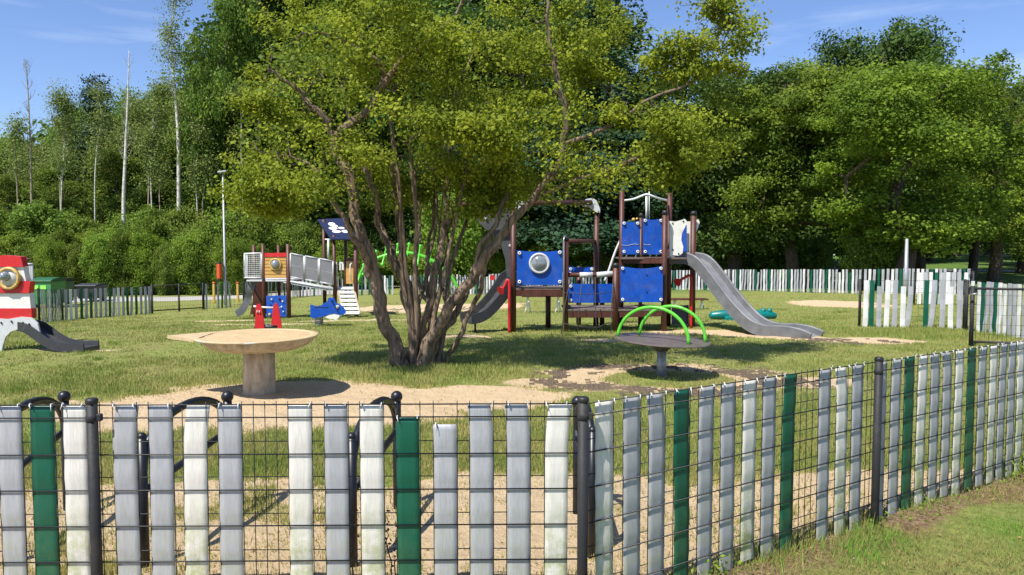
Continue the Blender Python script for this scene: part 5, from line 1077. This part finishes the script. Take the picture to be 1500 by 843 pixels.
N2 = 7000; x = rs.uniform(-3.4, .3, N2); y = 3.08 + rs.normal(size=N2) * .1 + .06; k = vnoise(x * 2, y * 0, 1.5)
keep = rs.rand(N2) < k ** 2 * 1.5; x, y, k = x[keep], y[keep], k[keep]
blades(x, y, .03 + .12 * k * rs.rand(len(x)), np.full(len(x), .006), np.clip(.1 + .9 * rs.rand(len(x)), 0, 1), 'fence_weeds', 'weed', 'weeds growing along the foot of the front fence', .7)
# broad little leaves among the weeds, pebbles
NL = 9000; sd = rs.rand(NL) * 5.2; sdv = rs.normal(size=NL) * .06 + .05; k = vnoise(sd * 2.3, sd * 0 + 5, 1.0); hz = rs.rand(NL) * .16 * k
C = np.stack([FC.x + dd.x * sd + dd.y * sdv, FC.y + dd.y * sd - dd.x * sdv, hz + .01], 1)[rs.rand(NL) < k ** 2 * .5]; N = rs.normal(size=C.shape) + np.array([0, -.3, 1.0]); N /= np.linalg.norm(N, axis=1)[:, None]
V, F = leafquads(C, N, .022, rs, .6); o = npmesh('fence_weed_leaves', V, F, 'leaf_bright', tint=rs.rand(len(C)), kind='stuff'); tag(o, 'small broad weed leaves at the foot of the right fence', 'weeds')
# fallen leaves and crumbs of soil over the sand and verge
NL = 5000; x = rs.uniform(-4, 5, NL); y = rs.uniform(3.1, 9, NL); C = np.stack([x, y, terr(x, y) + .012], 1); N = rs.normal(size=C.shape) * .35 + np.array([0, 0, 1.0]); N /= np.linalg.norm(N, axis=1)[:, None]
V, F = leafquads(C, N, .02, rs, .55); o = npmesh('fallen_leaves', V, F, 'weed', tint=rs.rand(len(C)) * .35, kind='stuff'); tag(o, 'dry fallen leaves scattered over the sand and grass', 'fallen leaves')
# small stones
NS = 900; x = rs.uniform(-4.5, 5.5, NS); y = 3.0 / (1 - rs.rand(NS) * (1 - 3.0 / 11)); sa_, so2 = masks(x, y); k = (rs.rand(NS) < sa_ * .8 + so2 + .05); x, y = x[k], y[k]; n_ = len(x); r_ = rs.uniform(.003, .009, n_); z = terr(x, y) + r_ * .3
O = np.array([(1, 0, 0), (0, 1, 0), (-1, 0, 0), (0, -1, 0), (0, 0, .7), (0, 0, -.7)]); V = (np.stack([x, y, z], 1)[:, None, :] + O[None] * r_[:, None, None] * rs.uniform(.6, 1.3, (n_, 6, 1))).reshape(-1, 3)
T8 = np.array([(0, 1, 4), (1, 2, 4), (2, 3, 4), (3, 0, 4), (1, 0, 5), (2, 1, 5), (3, 2, 5), (0, 3, 5)]); F = (np.arange(n_)[:, None, None] * 6 + T8[None]).reshape(-1, 3)
o = npmesh('pebbles', V, F, 'pebble', kind='stuff'); tag(o, 'small pale pebbles lying in the sand and along the verge', 'pebbles')
# dry creeper on the rack post behind the white slat
cr = thing('dry_creeper', 'dry reddish creeper climbing beside the low green slat', 'plant', (at(520, 800, 3.2).x, 3.2, 0)); rr = random.Random(4)
for (p0, p1) in (((519, 843), (517, 725)), ((575, 843), (560, 735)), ((560, 820), (545, 745)), ((580, 830), (583, 760))):
    pts = []
    for i in range(12): f = i / 11; p = at(p0[0] + (p1[0] - p0[0]) * f + rr.uniform(-3, 3), p0[1] + (p1[1] - p0[1]) * f, 3.13); pts.append(p)
    pts[0].z = min(pts[0].z, .0); o = MB().tube(pts, [.0035 - .0002 * i for i in range(12)], 4).build('stem', 'dry', cr)
    C = np.array([np.array(pts[rr.randrange(12)]) + np.array([rr.uniform(-.02, .02), rr.uniform(-.015, .015), rr.uniform(-.02, .02)]) for _ in range(45)]); N = rs.normal(size=C.shape); N /= np.linalg.norm(N, axis=1)[:, None]
    V, F = leafquads(C, N, .016, rs, .6); npmesh('dry_leaves', V, F, 'dry', cr, kind='stuff')
print('TRIS about', sum(len(o.data.polygons) for o in bpy.data.objects if o.type == 'MESH' and o.data.users == 1))
